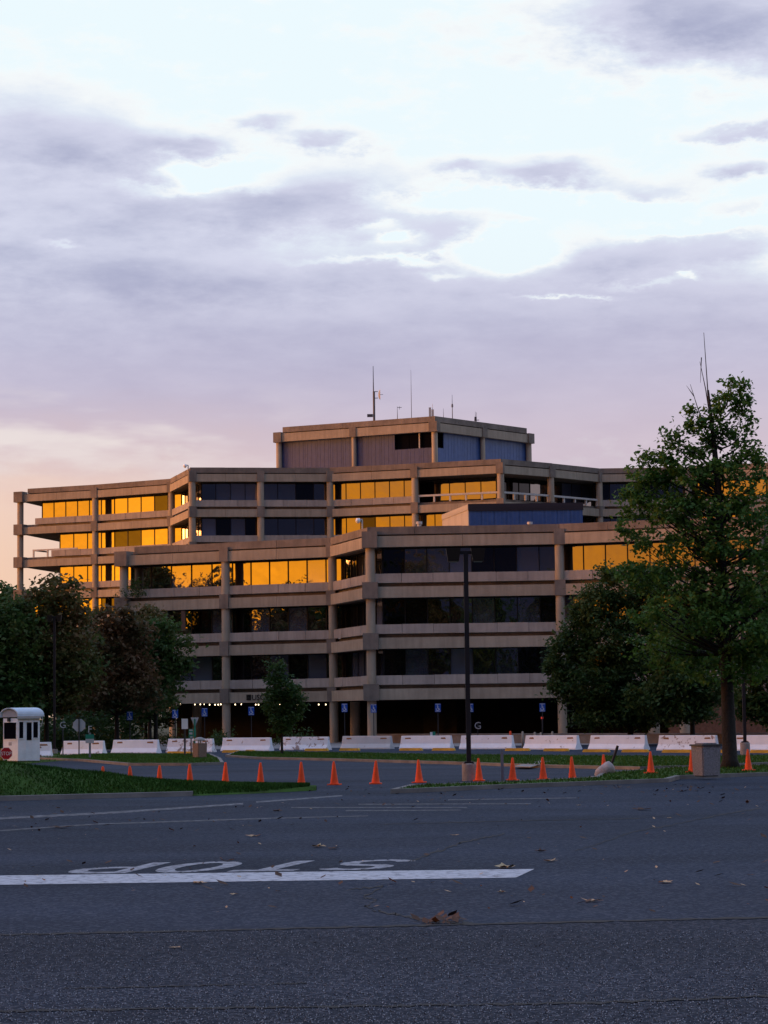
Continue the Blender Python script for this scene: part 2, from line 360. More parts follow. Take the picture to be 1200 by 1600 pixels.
# islands (outlines: far edge left to right, then near edge right to left)
isl = []
isl.append(island('verge', [(130, 1181), (200, 1180), (330, 1181), (345, 1188), (350, 1195), (300, 1196.5), (200, 1196.5), (130, 1190), (60, 1187)]))
isl.append(island('verge', [(372, 1176.5), (520, 1178.5), (725, 1182), (850, 1183.4), (1010, 1184.5), (1090, 1185.5), (1330, 1181), (1330, 1190), (1092, 1200.5), (1000, 1203), (835, 1199.2), (725, 1195), (520, 1189), (400, 1186.5), (352, 1183)]))
isl.append(island('verge', [(640, 1232.3), (800, 1226.3), (930, 1219.5), (940, 1212), (1060, 1203), (1330, 1196), (1330, 1206), (1200, 1212.5), (1062, 1217.6), (1045, 1222.5), (900, 1228), (760, 1233.5), (655, 1238.5), (610, 1240)]))
for poly, z in isl: scatter_poly(poly, z, 55)
wk = px_poly([(838, 1188.3), (860, 1188.6), (829, 1197.4), (803, 1196.6)], .12)
fo = MB().prism([(p.x, p.y) for p in wk][::-1], .08, .108).obj('footpath', M['walk']); fo['kind'] = 'structure'
# grass bank on the left
def smooth(t): t = min(1, max(0, t)); return t * t * (3 - 2 * t)
fx = [-60, -10.2, -5.35, -3.6, -2.0]; fy = [57.5, 59.9, 61.8, 63.3, 65.2]
cx_ = [-60, -14, -10.7, -7.8, -7.05, -6.2, -5.3, -4.4, -3.4, -2.0]; cz_ = [1.2, 1.0, .84, .50, .38, .28, .21, .15, .10, .04]
bx = [-60, -16, -11, -8.2, -5.3, -2.0]; by = [80, 78, 70, 65.6, 65.2, 65.6]
def bank_z(x, y):
    yf = np.interp(x, fx, fy); yb = np.interp(x, bx, by); t = (y - yf) / max(.05, yb - yf)
    if t < 0 or t > 1: return 0
    c = np.interp(x, cx_, cz_); yc = min(yf + 2.7, yf + .55 * (yb - yf)); q = (y - yf) / (yc - yf)
    z = smooth(q) if y < yc else 1 - smooth((y - yc) / (yb - yc))
    wob = .10 * math.sin(x * 1.7) * math.sin(y * 1.1 + x * .5) + .05 * math.sin(x * 4.1 + y * 2.3)
    return .1 * min(1, 6 * min(t, 1 - t)) + c * z * (1 + .35 * wob)
NX, NY = 150, 40; vs, fs = [], []
for i in range(NX + 1):
    x = -60 + 58 * (i / NX) ** .6
    for j in range(NY + 1):
        yf = np.interp(x, fx, fy); yb = np.interp(x, bx, by); q0 = .12 if x < -5.2 else 0.; y = yf + q0 + (yb - yf - q0) * j / NY; vs.append((x, y, bank_z(x, y) + .004))
for i in range(NX):
    for j in range(NY): a = i * (NY + 1) + j; fs.append((a, a + NY + 1, a + NY + 2, a + 1))
o = struct('grass_bank', vs, fs, M['grass']); o.data.polygons.foreach_set('use_smooth', [True] * len(fs))
for _ in range(42000):
    x = -2.2 - 13 * random.random() ** 1.1; yf = np.interp(x, fx, fy); yb = np.interp(x, bx, by); y = yf + .15 + (yb - yf - .2) * random.random(); GR.append((x, y, bank_z(x, y)))
kv, kf = [], []
xs = list(np.linspace(-60, -12, 8)) + list(np.linspace(-11, -5.2, 20))
for x in xs:
    y = float(np.interp(x, fx, fy))
    for yy, zz in ((y - .03, 0), (y, .125), (y + .16, .13), (y + .2, .02)): kv.append((x, yy, zz))
for i in range(len(xs) - 1):
    for k in range(3): kf.append((i * 4 + k, i * 4 + 4 + k, i * 4 + 5 + k, i * 4 + 1 + k))
struct('kerb', kv, kf, M['kerb'])
# lawn round the booth
lw = px_poly([(-60, 1176), (130, 1176), (200, 1177), (180, 1182), (125, 1187), (60, 1192), (0, 1197), (-60, 1200)])
struct('lawn', [Vector((p.x, p.y, .012)) for p in lw], [tuple(range(len(lw)))[::-1]], M['grass']); scatter_poly(lw, .012, 14)
bl = link('grass', blades('grass', GR, .035, .10, .020)); bl['kind'] = 'stuff'

# painted markings ------------------------------------------------------------------
def paintmat(name, col, thr, sc):
    mt = D.materials.new(name); mt.use_nodes = True; t = mt.node_tree; b = t.nodes['Principled BSDF']; b.inputs['Roughness'].default_value = .8; b.inputs['Specular IOR Level'].default_value = .2
    tcn = t.nodes.new('ShaderNodeTexCoord'); n = t.nodes.new('ShaderNodeTexNoise'); n.inputs['Scale'].default_value = sc; n.inputs['Detail'].default_value = 8; n.inputs['Roughness'].default_value = .7
    t.links.new(tcn.outputs['Object'], n.inputs['Vector'])
    rp = t.nodes.new('ShaderNodeValToRGB'); rp.color_ramp.elements[0].position = thr; rp.color_ramp.elements[1].position = thr + .20
    rp.color_ramp.elements[0].color = (.045, .046, .053, 1); rp.color_ramp.elements[1].color = (*col, 1)
    t.links.new(n.outputs['Fac'], rp.inputs[0]); t.links.new(rp.outputs[0], b.inputs['Base Color']); return mt
M['paint'] = paintmat('road_paint', (.47, .47, .49), .31, 7)
M['paintw'] = paintmat('worn_road_paint', (.20, .20, .215), .47, 6)
M['paintl2'] = paintmat('faded_line_paint', (.27, .27, .285), .45, 5)
M['paintl'] = paintmat('letter_road_paint', (.34, .34, .36), .35, 6)
def flat(name, pts, mt, z): 
    p = px_poly(pts); return [Vector((q.x, q.y, z)) for q in p]
def marking(name, label, cat, polys, mt, z, group=None):
    mb = MB()
    for p in polys:
        n = len(p); vs = [Vector((q[0], q[1], z)) for q in p]
        ar = sum(vs[i].x * vs[(i + 1) % n].y - vs[(i + 1) % n].x * vs[i].y for i in range(n))
        mb.add(vs, [tuple(range(n)) if ar > 0 else tuple(range(n))[::-1]])
    c = sum(mb.v, Vector()) / len(mb.v); c.z = z
    o = thing(name, label, cat, c, 0, group, mb.mesh(name, mt, off=c)); return o
marking('stop_bar', 'broad white stop bar painted across the asphalt in the foreground', 'road marking', [px_poly([(-200, 1371), (835, 1358.2), (806, 1371.8), (0, 1383), (-200, 1386)])], M['paint'], .005)
# STOP, read from the far side: letter strokes in (u along the word as seen from the far side, v up)
def arc(cx, cy, rx, ry, a0, a1, n=10): return [(cx + rx * math.cos(R(a0 + (a1 - a0) * i / n)), cy + ry * math.sin(R(a0 + (a1 - a0) * i / n))) for i in range(n + 1)]
def stroke(pts, wx, wy):
    out = []
    for i in range(len(pts) - 1):
        a, b = Vector(pts[i]), Vector(pts[i + 1]); d = (b - a); L = math.hypot(d.x / wx, d.y / wy) or 1e-6
        nrm = Vector((-d.y / wy * wx, d.x / wx * wy)) / L * .5
        e = d / max(1e-6, d.length) * .004
        out.append([a - e + nrm, b + e + nrm, b + e - nrm, a - e - nrm])
    return out
LET = {'S': arc(.5, .75, .40, .21, 20, 270) + arc(.5, .29, .40, .25, 90, -160), 'T1': [(.0, .93), (1, .93)], 'T2': [(.5, 1), (.5, 0)],
       'O': arc(.5, .5, .40, .46, 0, 360, 22), 'P1': [(.12, 0), (.12, 1)], 'P2': [(.12, .93)] + arc(.5, .70, .38, .23, 90, -90) + [(.12, .47)]}
def place(u, v):       # u 0..1 from S (right in view) to P (left), v 0 = letter foot (far) .. 1 = letter top (near)
    far = Vector((662 + (158 - 662) * u, 1343.2 + (1349. - 1343.2) * u)); near = Vector((590 + (85 - 590) * u, 1359. + (1366.2 - 1359.) * u))
    a = gp(*far); b = gp(*near); return a + (b - a) * v
polys = []
for i, (ks, w) in enumerate(((('S',), 1), (('T1', 'T2'), 1), (('O',), 1), (('P1', 'P2'), 1))):
    for k in ks:
        for q in stroke(LET[k], .27, .15): polys.append([place((i * .262) + p[0] * .205, p[1]) for p in q])
# merge overlap: drawn as one sheet with tiny steps in height
mb = MB()
for i, p in enumerate(polys):
    vs = [Vector((q.x, q.y, .0045 + .00012 * (i % 9))) for q in p]
    ar = sum(vs[k].x * vs[(k + 1) % 4].y - vs[(k + 1) % 4].x * vs[k].y for k in range(4)); mb.add(vs, [(0, 1, 2, 3) if ar > 0 else (3, 2, 1, 0)])
cc0 = sum(mb.v, Vector()) / len(mb.v); cc0.z = 0
thing('stop_lettering', 'faded white word STOP painted upside down beyond the stop bar', 'road marking', cc0, 0, None, mb.mesh('stop_lettering', M['paintl'], off=cc0))
def pline(pts, w0, w1): # painted strip between pixel points, width in pixels
    a, b = pts; return px_poly([(a[0], a[1] - w0 / 2), (b[0], b[1] - w1 / 2), (b[0], b[1] + w1 / 2), (a[0], a[1] + w0 / 2)])
marking('lane_line', 'faded white line curving from the left grass bank towards the cones', 'road marking', [pline(((-40, 1281), (160, 1271)), 3.2, 3), pline(((160, 1271), (380, 1256)), 3, 2.6), pline(((400, 1253.5), (535, 1243.5)), 2.4, 2)], M['paintl2'], .005)
marking('stall_line', 'faint worn line, nearest of the worn parking lines', 'road marking', [pline(((-40, 1301), (150, 1288)), 2, 2), pline(((150, 1288), (420, 1279)), 2, 2), pline(((420, 1279), (575, 1275)), 1.6, 1.2)], M['paintw'], .005, 'worn parking lines')
for pl, lb in ((((455, 1262), (730, 1262)), 'faint worn line in the middle of the worn parking lines'), (((560, 1257), (830, 1256)), 'faint worn line just beyond the middle one of the worn parking lines'), (((540, 1267), (720, 1266)), 'short faint worn line just nearer than the middle one of the parking lines'), (((700, 1250), (900, 1247)), 'farthest and rightmost of the faint worn parking lines')):
    marking('stall_line', lb, 'road marking', [pline(pl, 1.6, 1.3)], M['paintw'], .005, 'worn parking lines')
# cracks -------------------------------------------------------------------------
M['crack'] = mat('tar_crack', (.008, .008, .010), .8, .2)
def crack(pts, wpx, z, jit, n=40, label='', name='crack'):
    P = []
    tot = len(pts) - 1
    for i in range(n + 1):
        t = i / n * tot; k = min(int(t), tot - 1); f = t - k; x = pts[k][0] + (pts[k + 1][0] - pts[k][0]) * f; y = pts[k][1] + (pts[k + 1][1] - pts[k][1]) * f
        P.append((x + random.uniform(-1, 1) * jit * 2, y + random.uniform(-1, 1) * jit))
    polys = []
    ws = [wpx * random.uniform(.25, 1.1) for _ in P]
    vs = []; fs = []
    for (x, y), w in zip(P, ws):
        a = gp(x, y - w / 2); b = gp(x + .4, y + w / 2); vs += [Vector((a.x, a.y, z)), Vector((b.x, b.y, z))]
    for i in range(len(P) - 1): fs.append((i * 2, i * 2 + 1, i * 2 + 3, i * 2 + 2))
    o = struct(name, vs, fs, M['crack']); return o
crack([(-60, 1463.4), (300, 1456), (700, 1446.5), (1260, 1433.6)], 3.4, .0115, .6, 90)
crack([(-60, 1583), (250, 1578), (600, 1574), (900, 1570), (1260, 1556)], 3.4, .0115, 1.4, 90)
crack([(100, 1546), (300, 1542), (480, 1538)], 1.6, .0115, 1., 40)
crack([(540, 1391), (600, 1385), (566, 1402), (588, 1406), (570, 1416), (585, 1423)], 2.2, .005, 1.5, 40)
crack([(640, 1347), (720, 1317), (790, 1303)], 2.4, .005, 1.6, 50)
crack([(1090, 1281), (1120, 1274), (1190, 1263)], 1.8, .005, .6, 24)
crack([(900, 1330), (990, 1300), (1095, 1280)], 1.2, .005, 1.2, 40)
crack([(590, 1424), (680, 1441), (740, 1444)], 4, .005, 2.2, 36)
crack([(600, 1288), (800, 1283), (1000, 1279)], .9, .005, .4, 40)

# ------------------------------------------------------------------ office building
BO = Vector((0, 172, 0))
bld = thing('office_building', 'stepped tan concrete office building with banded storeys and sunset glowing windows', 'building', BO)
def frame2(P, Q):
    u = Vector((Q.x - P.x, Q.y - P.y, 0)); L = u.length; u /= L; n = Vector((u.y, -u.x, 0)); return u, n, L
def bbox(key, name, P, u, n, a0, a1, o0, o1, z0, z1, parent=None):
    """box along facade u from a0..a1, outward offset o0..o1 (positive = towards the street)"""
    c = Vector((P.x, P.y, 0)) + u * ((a0 + a1) / 2) + n * ((o0 + o1) / 2); c.z = (z0 + z1) / 2
    o = D.objects.new(name, unit(key)); C.objects.link(o); o.parent = parent or bld
    mm = Matrix(((u.x * (a1 - a0), n.x * (o1 - o0), 0, c.x - BO.x), (u.y * (a1 - a0), n.y * (o1 - o0), 0, c.y - BO.y), (0, 0, z1 - z0, c.z), (0, 0, 0, 1)))
    o.matrix_local = mm; return o
ST = 3.8
def offset_poly(pts, d):
    """offset an open polyline away from the street by d (mitred)"""
    out = []
    for i, p in enumerate(pts):
        ns = []
        if i > 0: ns.append(frame2(pts[i - 1], p)[1])
        if i < len(pts) - 1: ns.append(frame2(p, pts[i + 1])[1])
        nn = sum(ns, Vector()).normalized(); k = 1 / max(.4, nn.dot(ns[0])); out.append(Vector((p.x, p.y, 0)) - nn * (d * k))
    return out
def slab(name, pts, back, inset, z0, z1, key, parent=None):
    o = offset_poly(pts, inset); b = [Vector((p.x, p.y, 0)) for p in back]
    return MB().prism([*o, *b], z0, z1).obj(name, M[key], parent or bld, off=BO)
PANEW = 1.75
def windows(P, Q, PI, QI, z0, z1, setback, kinds, a_lo=None, a_hi=None, door=False):
    """one window (frame) per bay with its panes; PI, QI = glass line ends"""
    u, n, L = frame2(PI, QI); a0 = a_lo or 0; a1 = L if a_hi is None else a_hi
    L2 = a1 - a0; k = max(1, round(L2 / PANEW)); w = L2 / k; fr = MB()
    ex = Matrix(((u.x, n.x, 0, PI.x), (u.y, n.y, 0, PI.y), (0, 0, 1, 0), (0, 0, 0, 1)))
    fr.box((a0, -.10, z0), (a1, .02, z0 + .09), ex); fr.box((a0, -.10, z1 - .09), (a1, .02, z1), ex)
    for i in range(k + 1): fr.box((a0 + i * w - .035, -.10, z0 + .09), (a0 + i * w + .035, .03, z1 - .09), ex)
    fr.box((a0, -.32, z0), (a1, -.28, z1), ex)
    wo_ = fr.obj('window', M['frame'], bld, off=BO)
    for i in range(k):
        kd = kinds if isinstance(kinds, str) else random.choice(kinds)
        bbox(kd, 'pane', PI, u, n, a0 + i * w + .035, a0 + (i + 1) * w - .035, -.07, -.04, z0 + .09, z1 - .09, wo_)
    return wo_
def sills(PI, QI, o0, o1, z0, z1, a0=0, a1=None):
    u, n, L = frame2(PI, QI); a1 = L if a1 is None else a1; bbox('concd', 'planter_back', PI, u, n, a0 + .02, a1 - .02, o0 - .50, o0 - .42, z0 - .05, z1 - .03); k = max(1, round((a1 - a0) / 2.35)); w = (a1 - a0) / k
    for i in range(k):
        dz = random.uniform(-.012, .012); do = random.uniform(-.012, .012)
        bbox('panel', 'sill_panel', PI, u, n, a0 + i * w + .018, a0 + (i + 1) * w - .018, o0, o1 + do, z0, z1 + dz)
def beam(P, Q, z0, z1, o1=0., name='beam'):
    u, n, L = frame2(P, Q); k = 2 if L > 6 else 1
    for i in range(k): bbox('conc', name, P, u, n, L * i / k + (.012 if i else 0), L * (i + 1) / k - (.012 if i < k - 1 else 0), -.5, o1, z0, z1)
COLM = {}
def column(p, z0, z1, r=.345):
    if r not in COLM: COLM[r] = MB().tube([(0, 0, 0), (0, 0, 1)], r, 20).mesh('column', M['conc'], True)
    o = link('column', COLM[r], bld); o.location = Vector((p.x, p.y, z0)) - BO; o.scale = (1, 1, z1 - z0); return o
BLK = {}
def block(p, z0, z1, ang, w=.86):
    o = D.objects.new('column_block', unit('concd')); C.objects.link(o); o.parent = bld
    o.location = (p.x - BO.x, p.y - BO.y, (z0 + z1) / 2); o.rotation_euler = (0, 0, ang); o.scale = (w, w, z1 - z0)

def wing(V, back, soffits, roof, col_z0, setback=1.45, kinds=None, corner=(), glass_to=None, terrace={}, skip=set(), roof_end=(1.1, 1.1), rc=.345):
    """V: plan corner points of the beam faces, left to right; soffits: beam soffit heights, last one is the roof beam"""
    colp = offset_poly(V, .26); pan = offset_poly(V, .22); gl = offset_poly(V, setback); rec = offset_poly(V, .5)
    nb = len(V) - 1
    for li, zs in enumerate(soffits):
        isroof = li == len(soffits) - 1
        for b in range(nb):
            if (li, b) in skip: continue
            beam(V[b], V[b + 1], zs, zs + .82)
            if isroof:
                u, n, L = frame2(V[b], V[b + 1]); a0 = roof_end[0] if b == 0 else -.02; a1 = L - (roof_end[1] if b == nb - 1 else -.02); k = max(1, round((a1 - a0) / 4))
                for i in range(k):
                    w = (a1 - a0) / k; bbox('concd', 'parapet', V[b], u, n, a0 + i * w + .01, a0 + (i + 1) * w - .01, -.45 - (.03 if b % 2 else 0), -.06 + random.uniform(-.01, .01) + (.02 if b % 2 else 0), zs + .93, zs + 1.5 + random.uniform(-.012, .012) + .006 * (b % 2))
                continue
            zt = soffits[li + 1]; tr = terrace.get((li, b), 0)
            kd = kinds(li, b) if kinds else 'glass'
            uu, nn_, LL = frame2(pan[b], pan[b + 1])
            if tr == 'rail':
                r = MB(); ex = Matrix(((uu.x, nn_.x, 0, pan[b].x), (uu.y, nn_.y, 0, pan[b].y), (0, 0, 1, 0), (0, 0, 0, 1)))
                r.box((.3, -.28, zs + 1.72), (LL - .3, .0, zs + 1.92), ex)
                k = max(2, round(LL / 1.9))
                for i in range(k + 1): x = .35 + (LL - .7) * i / k; r.box((x - .09, -.24, zs + 1.12), (x + .09, -.04, zs + 1.72), ex)
                r.obj('railing', M['rail'], bld, off=BO)
                g0, g1 = gl[b] + Vector((0, 2.6, 0)), gl[b + 1] + Vector((0, 2.6, 0))
                windows(V[b], V[b + 1], g0, g1, zs + 1.12, zt + .03, setback, kd)
            elif isinstance(tr, tuple):      # open terrace at the left end: glass starts later
                sills(pan[b], pan[b + 1], -.22, 0, zs + 1.12, zs + 1.82, tr[1])
                windows(V[b], V[b + 1], gl[b], gl[b + 1], zs + 1.12, zt + .03, setback, kd, a_lo=tr[0])
                g = frame2(gl[b], gl[b + 1])       # end wall of the glazed part going back
                bbox('dark', 'end_wall', gl[b], g[0], g[1], tr[0] - .02, tr[0] + .1, -14, -.12, zs + 1.1, zt + .2)
            else:
                sills(pan[b], pan[b + 1], -.22, 0, zs + 1.12, zs + 1.82)
                windows(V[b], V[b + 1], gl[b], gl[b + 1], zs + 1.7, zt + .03, setback, kd)
        slab('floor_slab', V, back, .49 if isroof else .62, zs + .05, zs + (.95 if isroof else 1.13), 'concd')  # slab edge in darker concrete paints in the shadow line below the sills
        for i, p in enumerate(colp):
            if (li, min(i, nb - 1)) in skip: continue
            a = frame2(V[max(0, i - 1)], V[max(0, i - 1) + 1])[0]; ang = math.atan2(a.y, a.x)
            if i in corner: 
                a2 = frame2(V[i], V[i + 1])[0] if i < nb else a; block(p, zs - .05, zs + 1.17, math.atan2(a2.y, a2.x), 1.16)
            else: block(p, zs - .03, zs + 1.14, ang, .80)
    for i, p in enumerate(colp):
        column(p, col_z0, soffits[-1] + .1, rc)
    return colp, gl

def plan(pts, const):      # pixel x, soffit pixel y, -> plan points from the known soffit height
    out = []
    for px, py in pts:
        v = ray(px, py); d = v.y * (const - CAM.z) / v.z; p = CAM + v * ((const - CAM.z) / v.z); out.append(Vector((p.x, p.y, 0)))
    return out
ZR = 3.24 + 3 * ST      # front roof soffit
FV = [Vector((a.x, a.y, 0)) for a in (at(191, 883, 189.5), at(350, 876, 185.6), at(515, 870, 181.9), at(574, 855, 172), at(873, 850, 171))]
u_r = Vector((math.cos(R(-20)), math.sin(R(-20)), 0)); FV += [FV[-1] + u_r * 15, FV[-1] + u_r * 30]
fback = [Vector((36, 200, 0)), Vector((12, 222, 0)), Vector((-14, 228, 0)), Vector((FV[0].x + 2, 204, 0))]
MIXD = ['glass', 'glass', 'glassb', 'glassd', 'glassb', 'glassd']
def fk(li, b):
    if li == 2: return ['glass', 'glass', 'glass', 'glassb'] if b != 3 else ['glassd', 'glassd', 'glassb', 'glassb', 'glass']
    return MIXD
fcol, fgl = wing(FV, fback, [3.24, 3.24 + ST, 3.24 + 2 * ST, ZR], ZR, 0, kinds=fk, corner=(0, 3))
# left flank of the front block (turns back)
lf = [Vector((FV[0].x + .1, FV[0].y + .3, 0)), Vector((FV[0].x + 2.2, 205, 0))]
for li, zs in enumerate([3.24, 3.24 + ST, 3.24 + 2 * ST, ZR]):
    u, n, L = frame2(lf[1], lf[0])
    bbox('conc', 'beam', lf[1], u, n, 0, L - .6, -.5, -.02, zs + .004, zs + .824)
    if li < 3: bbox('panel', 'sill_panel', lf[1], u, n, 0, L - 1.6, -.6, -.35, zs + 1.12, zs + 1.8); bbox('glassd', 'side_glazing', lf[1], u, n, 0, L - 1.6, -1.3, -1.2, zs + 1.7, zs + ST)
# rear block: roof soffit at 27.3 m
ZB = 27.28
RV = plan([(30, 784.3), (147, 777.6), (265, 769), (297, 752.3), (407, 752), (515, 752.5), (647, 746), (783, 739.1), (863, 745.5), (938, 753), (1075, 751), (1240, 742)], ZB)
RV[4].y = (RV[3].y + RV[5].y) / 2
rback = [Vector((RV[-1].x, 285, 0)), Vector((10, 300, 0)), Vector((RV[0].x + 4, 283, 0))]
def rk(li, b):
    if b in (3, 4): return ['glassd', 'glassb', 'glassb', 'glass']
    if b in (7, 8): return ['glassd', 'glassb', 'glassd', 'glass']
    return ['glass'] * 9 + ['glassd']
levels = [ZB - 4 * ST, ZB - 3 * ST, ZB - 2 * ST, ZB - ST, ZB]
rcol, rgl = wing(RV, rback, levels, ZB, 0, kinds=rk, corner=(0,),
     terrace={(3, 0): (2.2, 2.0), (2, 0): (4.6, 4.2), (1, 0): (4.6, 4.2), (3, 6): 'rail', (3, 7): 'rail', (3, 8): 'rail'}, rc=.37)
# terrace rail on the far left bay
p0, p1 = offset_poly(RV[:2], .3); u, n, L = frame2(p0, p1); r = MB(); ex = Matrix(((u.x, n.x, 0, p0.x), (u.y, n.y, 0, p0.y), (0, 0, 1, 0), (0, 0, 0, 1)))
zt = ZB - 2 * ST + 1.13
r.box((1.6, -.2, zt + .72), (7.6, -.06, zt + .88), ex)
for x in (1.7, 3.6, 5.5, 7.4): r.box((x - .08, -.2, zt), (x + .08, -.06, zt + .72), ex)
r.box((1.6, -3.2, zt + .72), (1.75, -.2, zt + .88), ex)
r.obj('railing', M['rail'], bld, off=BO)
# set-back upper walls so the storeys are closed behind the open terraces
# penthouse -------------------------------------------------------------------
ZP = 33.6
PV = [Vector((a.x, a.y, 0)) for a in (at(434, 688, 263.5), at(680, 671.5, 255), at(829, 690, 267.5))]
pback = [Vector((PV[2].x - 8, 282, 0)), Vector((PV[0].x + 8, 285, 0))]
zb0 = ZB + .95
colp = offset_poly(PV, .3)
for b in range(2):
    u, n, L = frame2(PV[b], PV[b + 1]); beam(PV[b], PV[b + 1], ZP, ZP + .95)
    k = max(1, round(L / 4))
    for i in range(k):
        a0 = (.6 if b == 0 else 0) + (L - .6) * i / k; a1 = (.6 if b == 0 else 0) + (L - .6) * (i + 1) / k
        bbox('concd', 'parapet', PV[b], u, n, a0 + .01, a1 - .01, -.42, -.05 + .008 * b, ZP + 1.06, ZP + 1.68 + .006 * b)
    # cladding: individual vertical sheets with a rib each side
    key = 'clad' if b == 0 else 'blueclad'  # right face bluer: its sky reflection is put into the colour
    P = offset_poly(PV, .55)[b]; Q = offset_poly(PV, .55)[b + 1]; u, n, L = frame2(P, Q)
    cut = L - 3.9 if b == 0 else 0
    k = max(1, round(L / 1.62)); w = L / k
    for i in range(k):
        lowp = b == 0 and (i + 1) * w > cut + .3
        rec = b == 1 and i == 0
        zt = ZP + .02
        if lowp or rec: zt = ZP - 1.75
        mb = MB(); ex = Matrix(((u.x, n.x, 0, P.x), (u.y, n.y, 0, P.y), (0, 0, 1, 0), (0, 0, 0, 1)))
        mb.box((i * w + .012, -.14, zb0 - .1), ((i + 1) * w - .012, -.02, zt), ex)
        for q in range(3): x = i * w + w * (q + .5) / 3; mb.box((x - .03, -.02, zb0 - .1), (x + .03, -.005, zt), ex)
        mb.obj('cladding_panel', M[key], bld, off=BO)
        if lowp or rec: bbox('tint', 'corner_pane', P, u, n, i * w + .03, (i + 1) * w - .03, -.5 - .03 * b, -.42 - .03 * b, zt, ZP + .03)
    if b == 0: bbox('rail', 'mullion_post', P, u, n, L - 1.95, L - 1.82, -.3, -.15, ZP - 1.75, ZP + .02)
for i, p in enumerate(colp): column(p, zb0 - .1, ZP + .1, .34); a = frame2(PV[max(0, i - 1)], PV[max(1, i)])[0]; block(p, ZP - .06, ZP + 1.1, math.atan2(a.y, a.x), 1.0)
for b in range(2):
    p = (colp[b] + colp[b + 1]) / 2 if b == 1 else colp[b] + (colp[b + 1] - colp[b]) * .49; column(p, zb0 - .1, ZP + .1, .27); u = frame2(PV[b], PV[b + 1])[0]; block(p, ZP - .03, ZP + 1.08, math.atan2(u.y, u.x), .82)
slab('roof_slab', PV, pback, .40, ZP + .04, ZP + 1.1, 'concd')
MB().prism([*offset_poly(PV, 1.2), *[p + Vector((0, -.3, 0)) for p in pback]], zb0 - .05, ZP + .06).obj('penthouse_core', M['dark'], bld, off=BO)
# plant room on the front roof --------------------------------------------------
zr = ZR + .95
A = at(692, 822, 206); B = at(733, 822, 196); E = at(911, 822, 196)
H0, H1 = zr - .1, at(733, 787.5, 196).z
bk = [Vector((E.x, 206, 0)), Vector((A.x, 206.01, 0))]
MB().prism([Vector((A.x + .06, A.y + .2, 0)), Vector((B.x + .06, B.y + .08, 0)), Vector((E.x - .06, E.y + .08, 0)), *bk], H0, H1 - .1).obj('plant_room', M['dark'], bld, off=BO)
u, n, L = frame2(B, E); zt = H1 - .62; k = 9; w = L / k
for i in range(k):
    mb = MB(); ex = Matrix(((u.x, n.x, 0, B.x), (u.y, n.y, 0, B.y), (0, 0, 1, 0), (0, 0, 0, 1)))
    mb.box((i * w + .01, -.06, H0), ((i + 1) * w - .01, 0, zt), ex)
    for q in range(3): x = i * w + w * (q + .5) / 3; mb.box((x - .05, 0, H0), (x + .05, .05, zt), ex)
    mb.obj('cladding_panel', M['blueclad'], bld, off=BO)
bbox('darkband', 'roof_flashing', B, u, n, -.05, L + .05, -.3, .09, zt, H1)
u, n, L = frame2(A, B); w = L / 4
for i in range(4): bbox('paleclad', 'siding_panel', A, u, n, i * w + .01, (i + 1) * w - .01, -.02, .05, H0, H1 - .5)
bbox('paleclad', 'siding_fascia', A, u, n, 0, L, -.02, .09, H1 - .49, H1 - .02)
# roof vents
for px, py, d in ((828, 821, 195), (655, 821, 178), (890, 793, 230)):
    p = at(px, py, d); MB().tube([(p.x, p.y, p.z - .9), (p.x, p.y, p.z + .15)], .16, 10).tube([(p.x, p.y, p.z + .1), (p.x, p.y, p.z + .3)], .24, 10).obj('roof_vent', M['rail'], bld, off=BO)
# ground floor: core, brick wall, inner columns, soffit lamps
core = offset_poly(FV, 9.)
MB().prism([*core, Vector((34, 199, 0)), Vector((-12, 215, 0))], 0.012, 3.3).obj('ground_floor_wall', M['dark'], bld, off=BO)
bp0, bp1 = at(1044, 1120, 168), at(1400, 1120, 158); u, n, L = frame2(bp0, bp1); rows = 9
mb = MB(); ex = Matrix(((u.x, n.x, 0, bp0.x), (u.y, n.y, 0, bp0.y), (0, 0, 1, 0), (0, 0, 0, 1))); mb.box((0, -.3, .012), (L, -.02, 3.2), ex); mb.obj('brick_wall', M['brick'], bld, off=BO)
mb = MB()
for rr in range(36):
    for k in range(int(L / .48)):
        x = k * .48 + (.24 if rr % 2 else 0); mb.box((x + .006, -.02, .02 + rr * .088), (min(L, x + .47), random.uniform(-.004, .01), .02 + rr * .088 + .078), ex)
o = mb.obj('brickwork', M['brick'], bld, off=BO); o['kind'] = 'stuff'
for px, d in ((308, 192), (555, 183), (1022, 162), (1071, 159.5)):
    p = at(px, 1130, d); column(p, .012, 3.2, .40)
for px in (273.5, 281.5, 304.5, 313, 319, 327.5, 336, 341, 345, 367.5, 377, 399.5, 404, 437, 443, 465, 475, 498, 509, 536):
    d = 187.5 if px < 480 else 184; p = at(px, 1100.6 + random.uniform(-.5, .6), d)
    mb = MB().tube([(p.x, p.y, p.z - .05), (p.x, p.y, p.z + .05)], .036 * random.choice([.5, .8, 1, 1, 1.1]), 8); lo = mb.obj('soffit_lamp', M['lamp'], bld, off=BO)
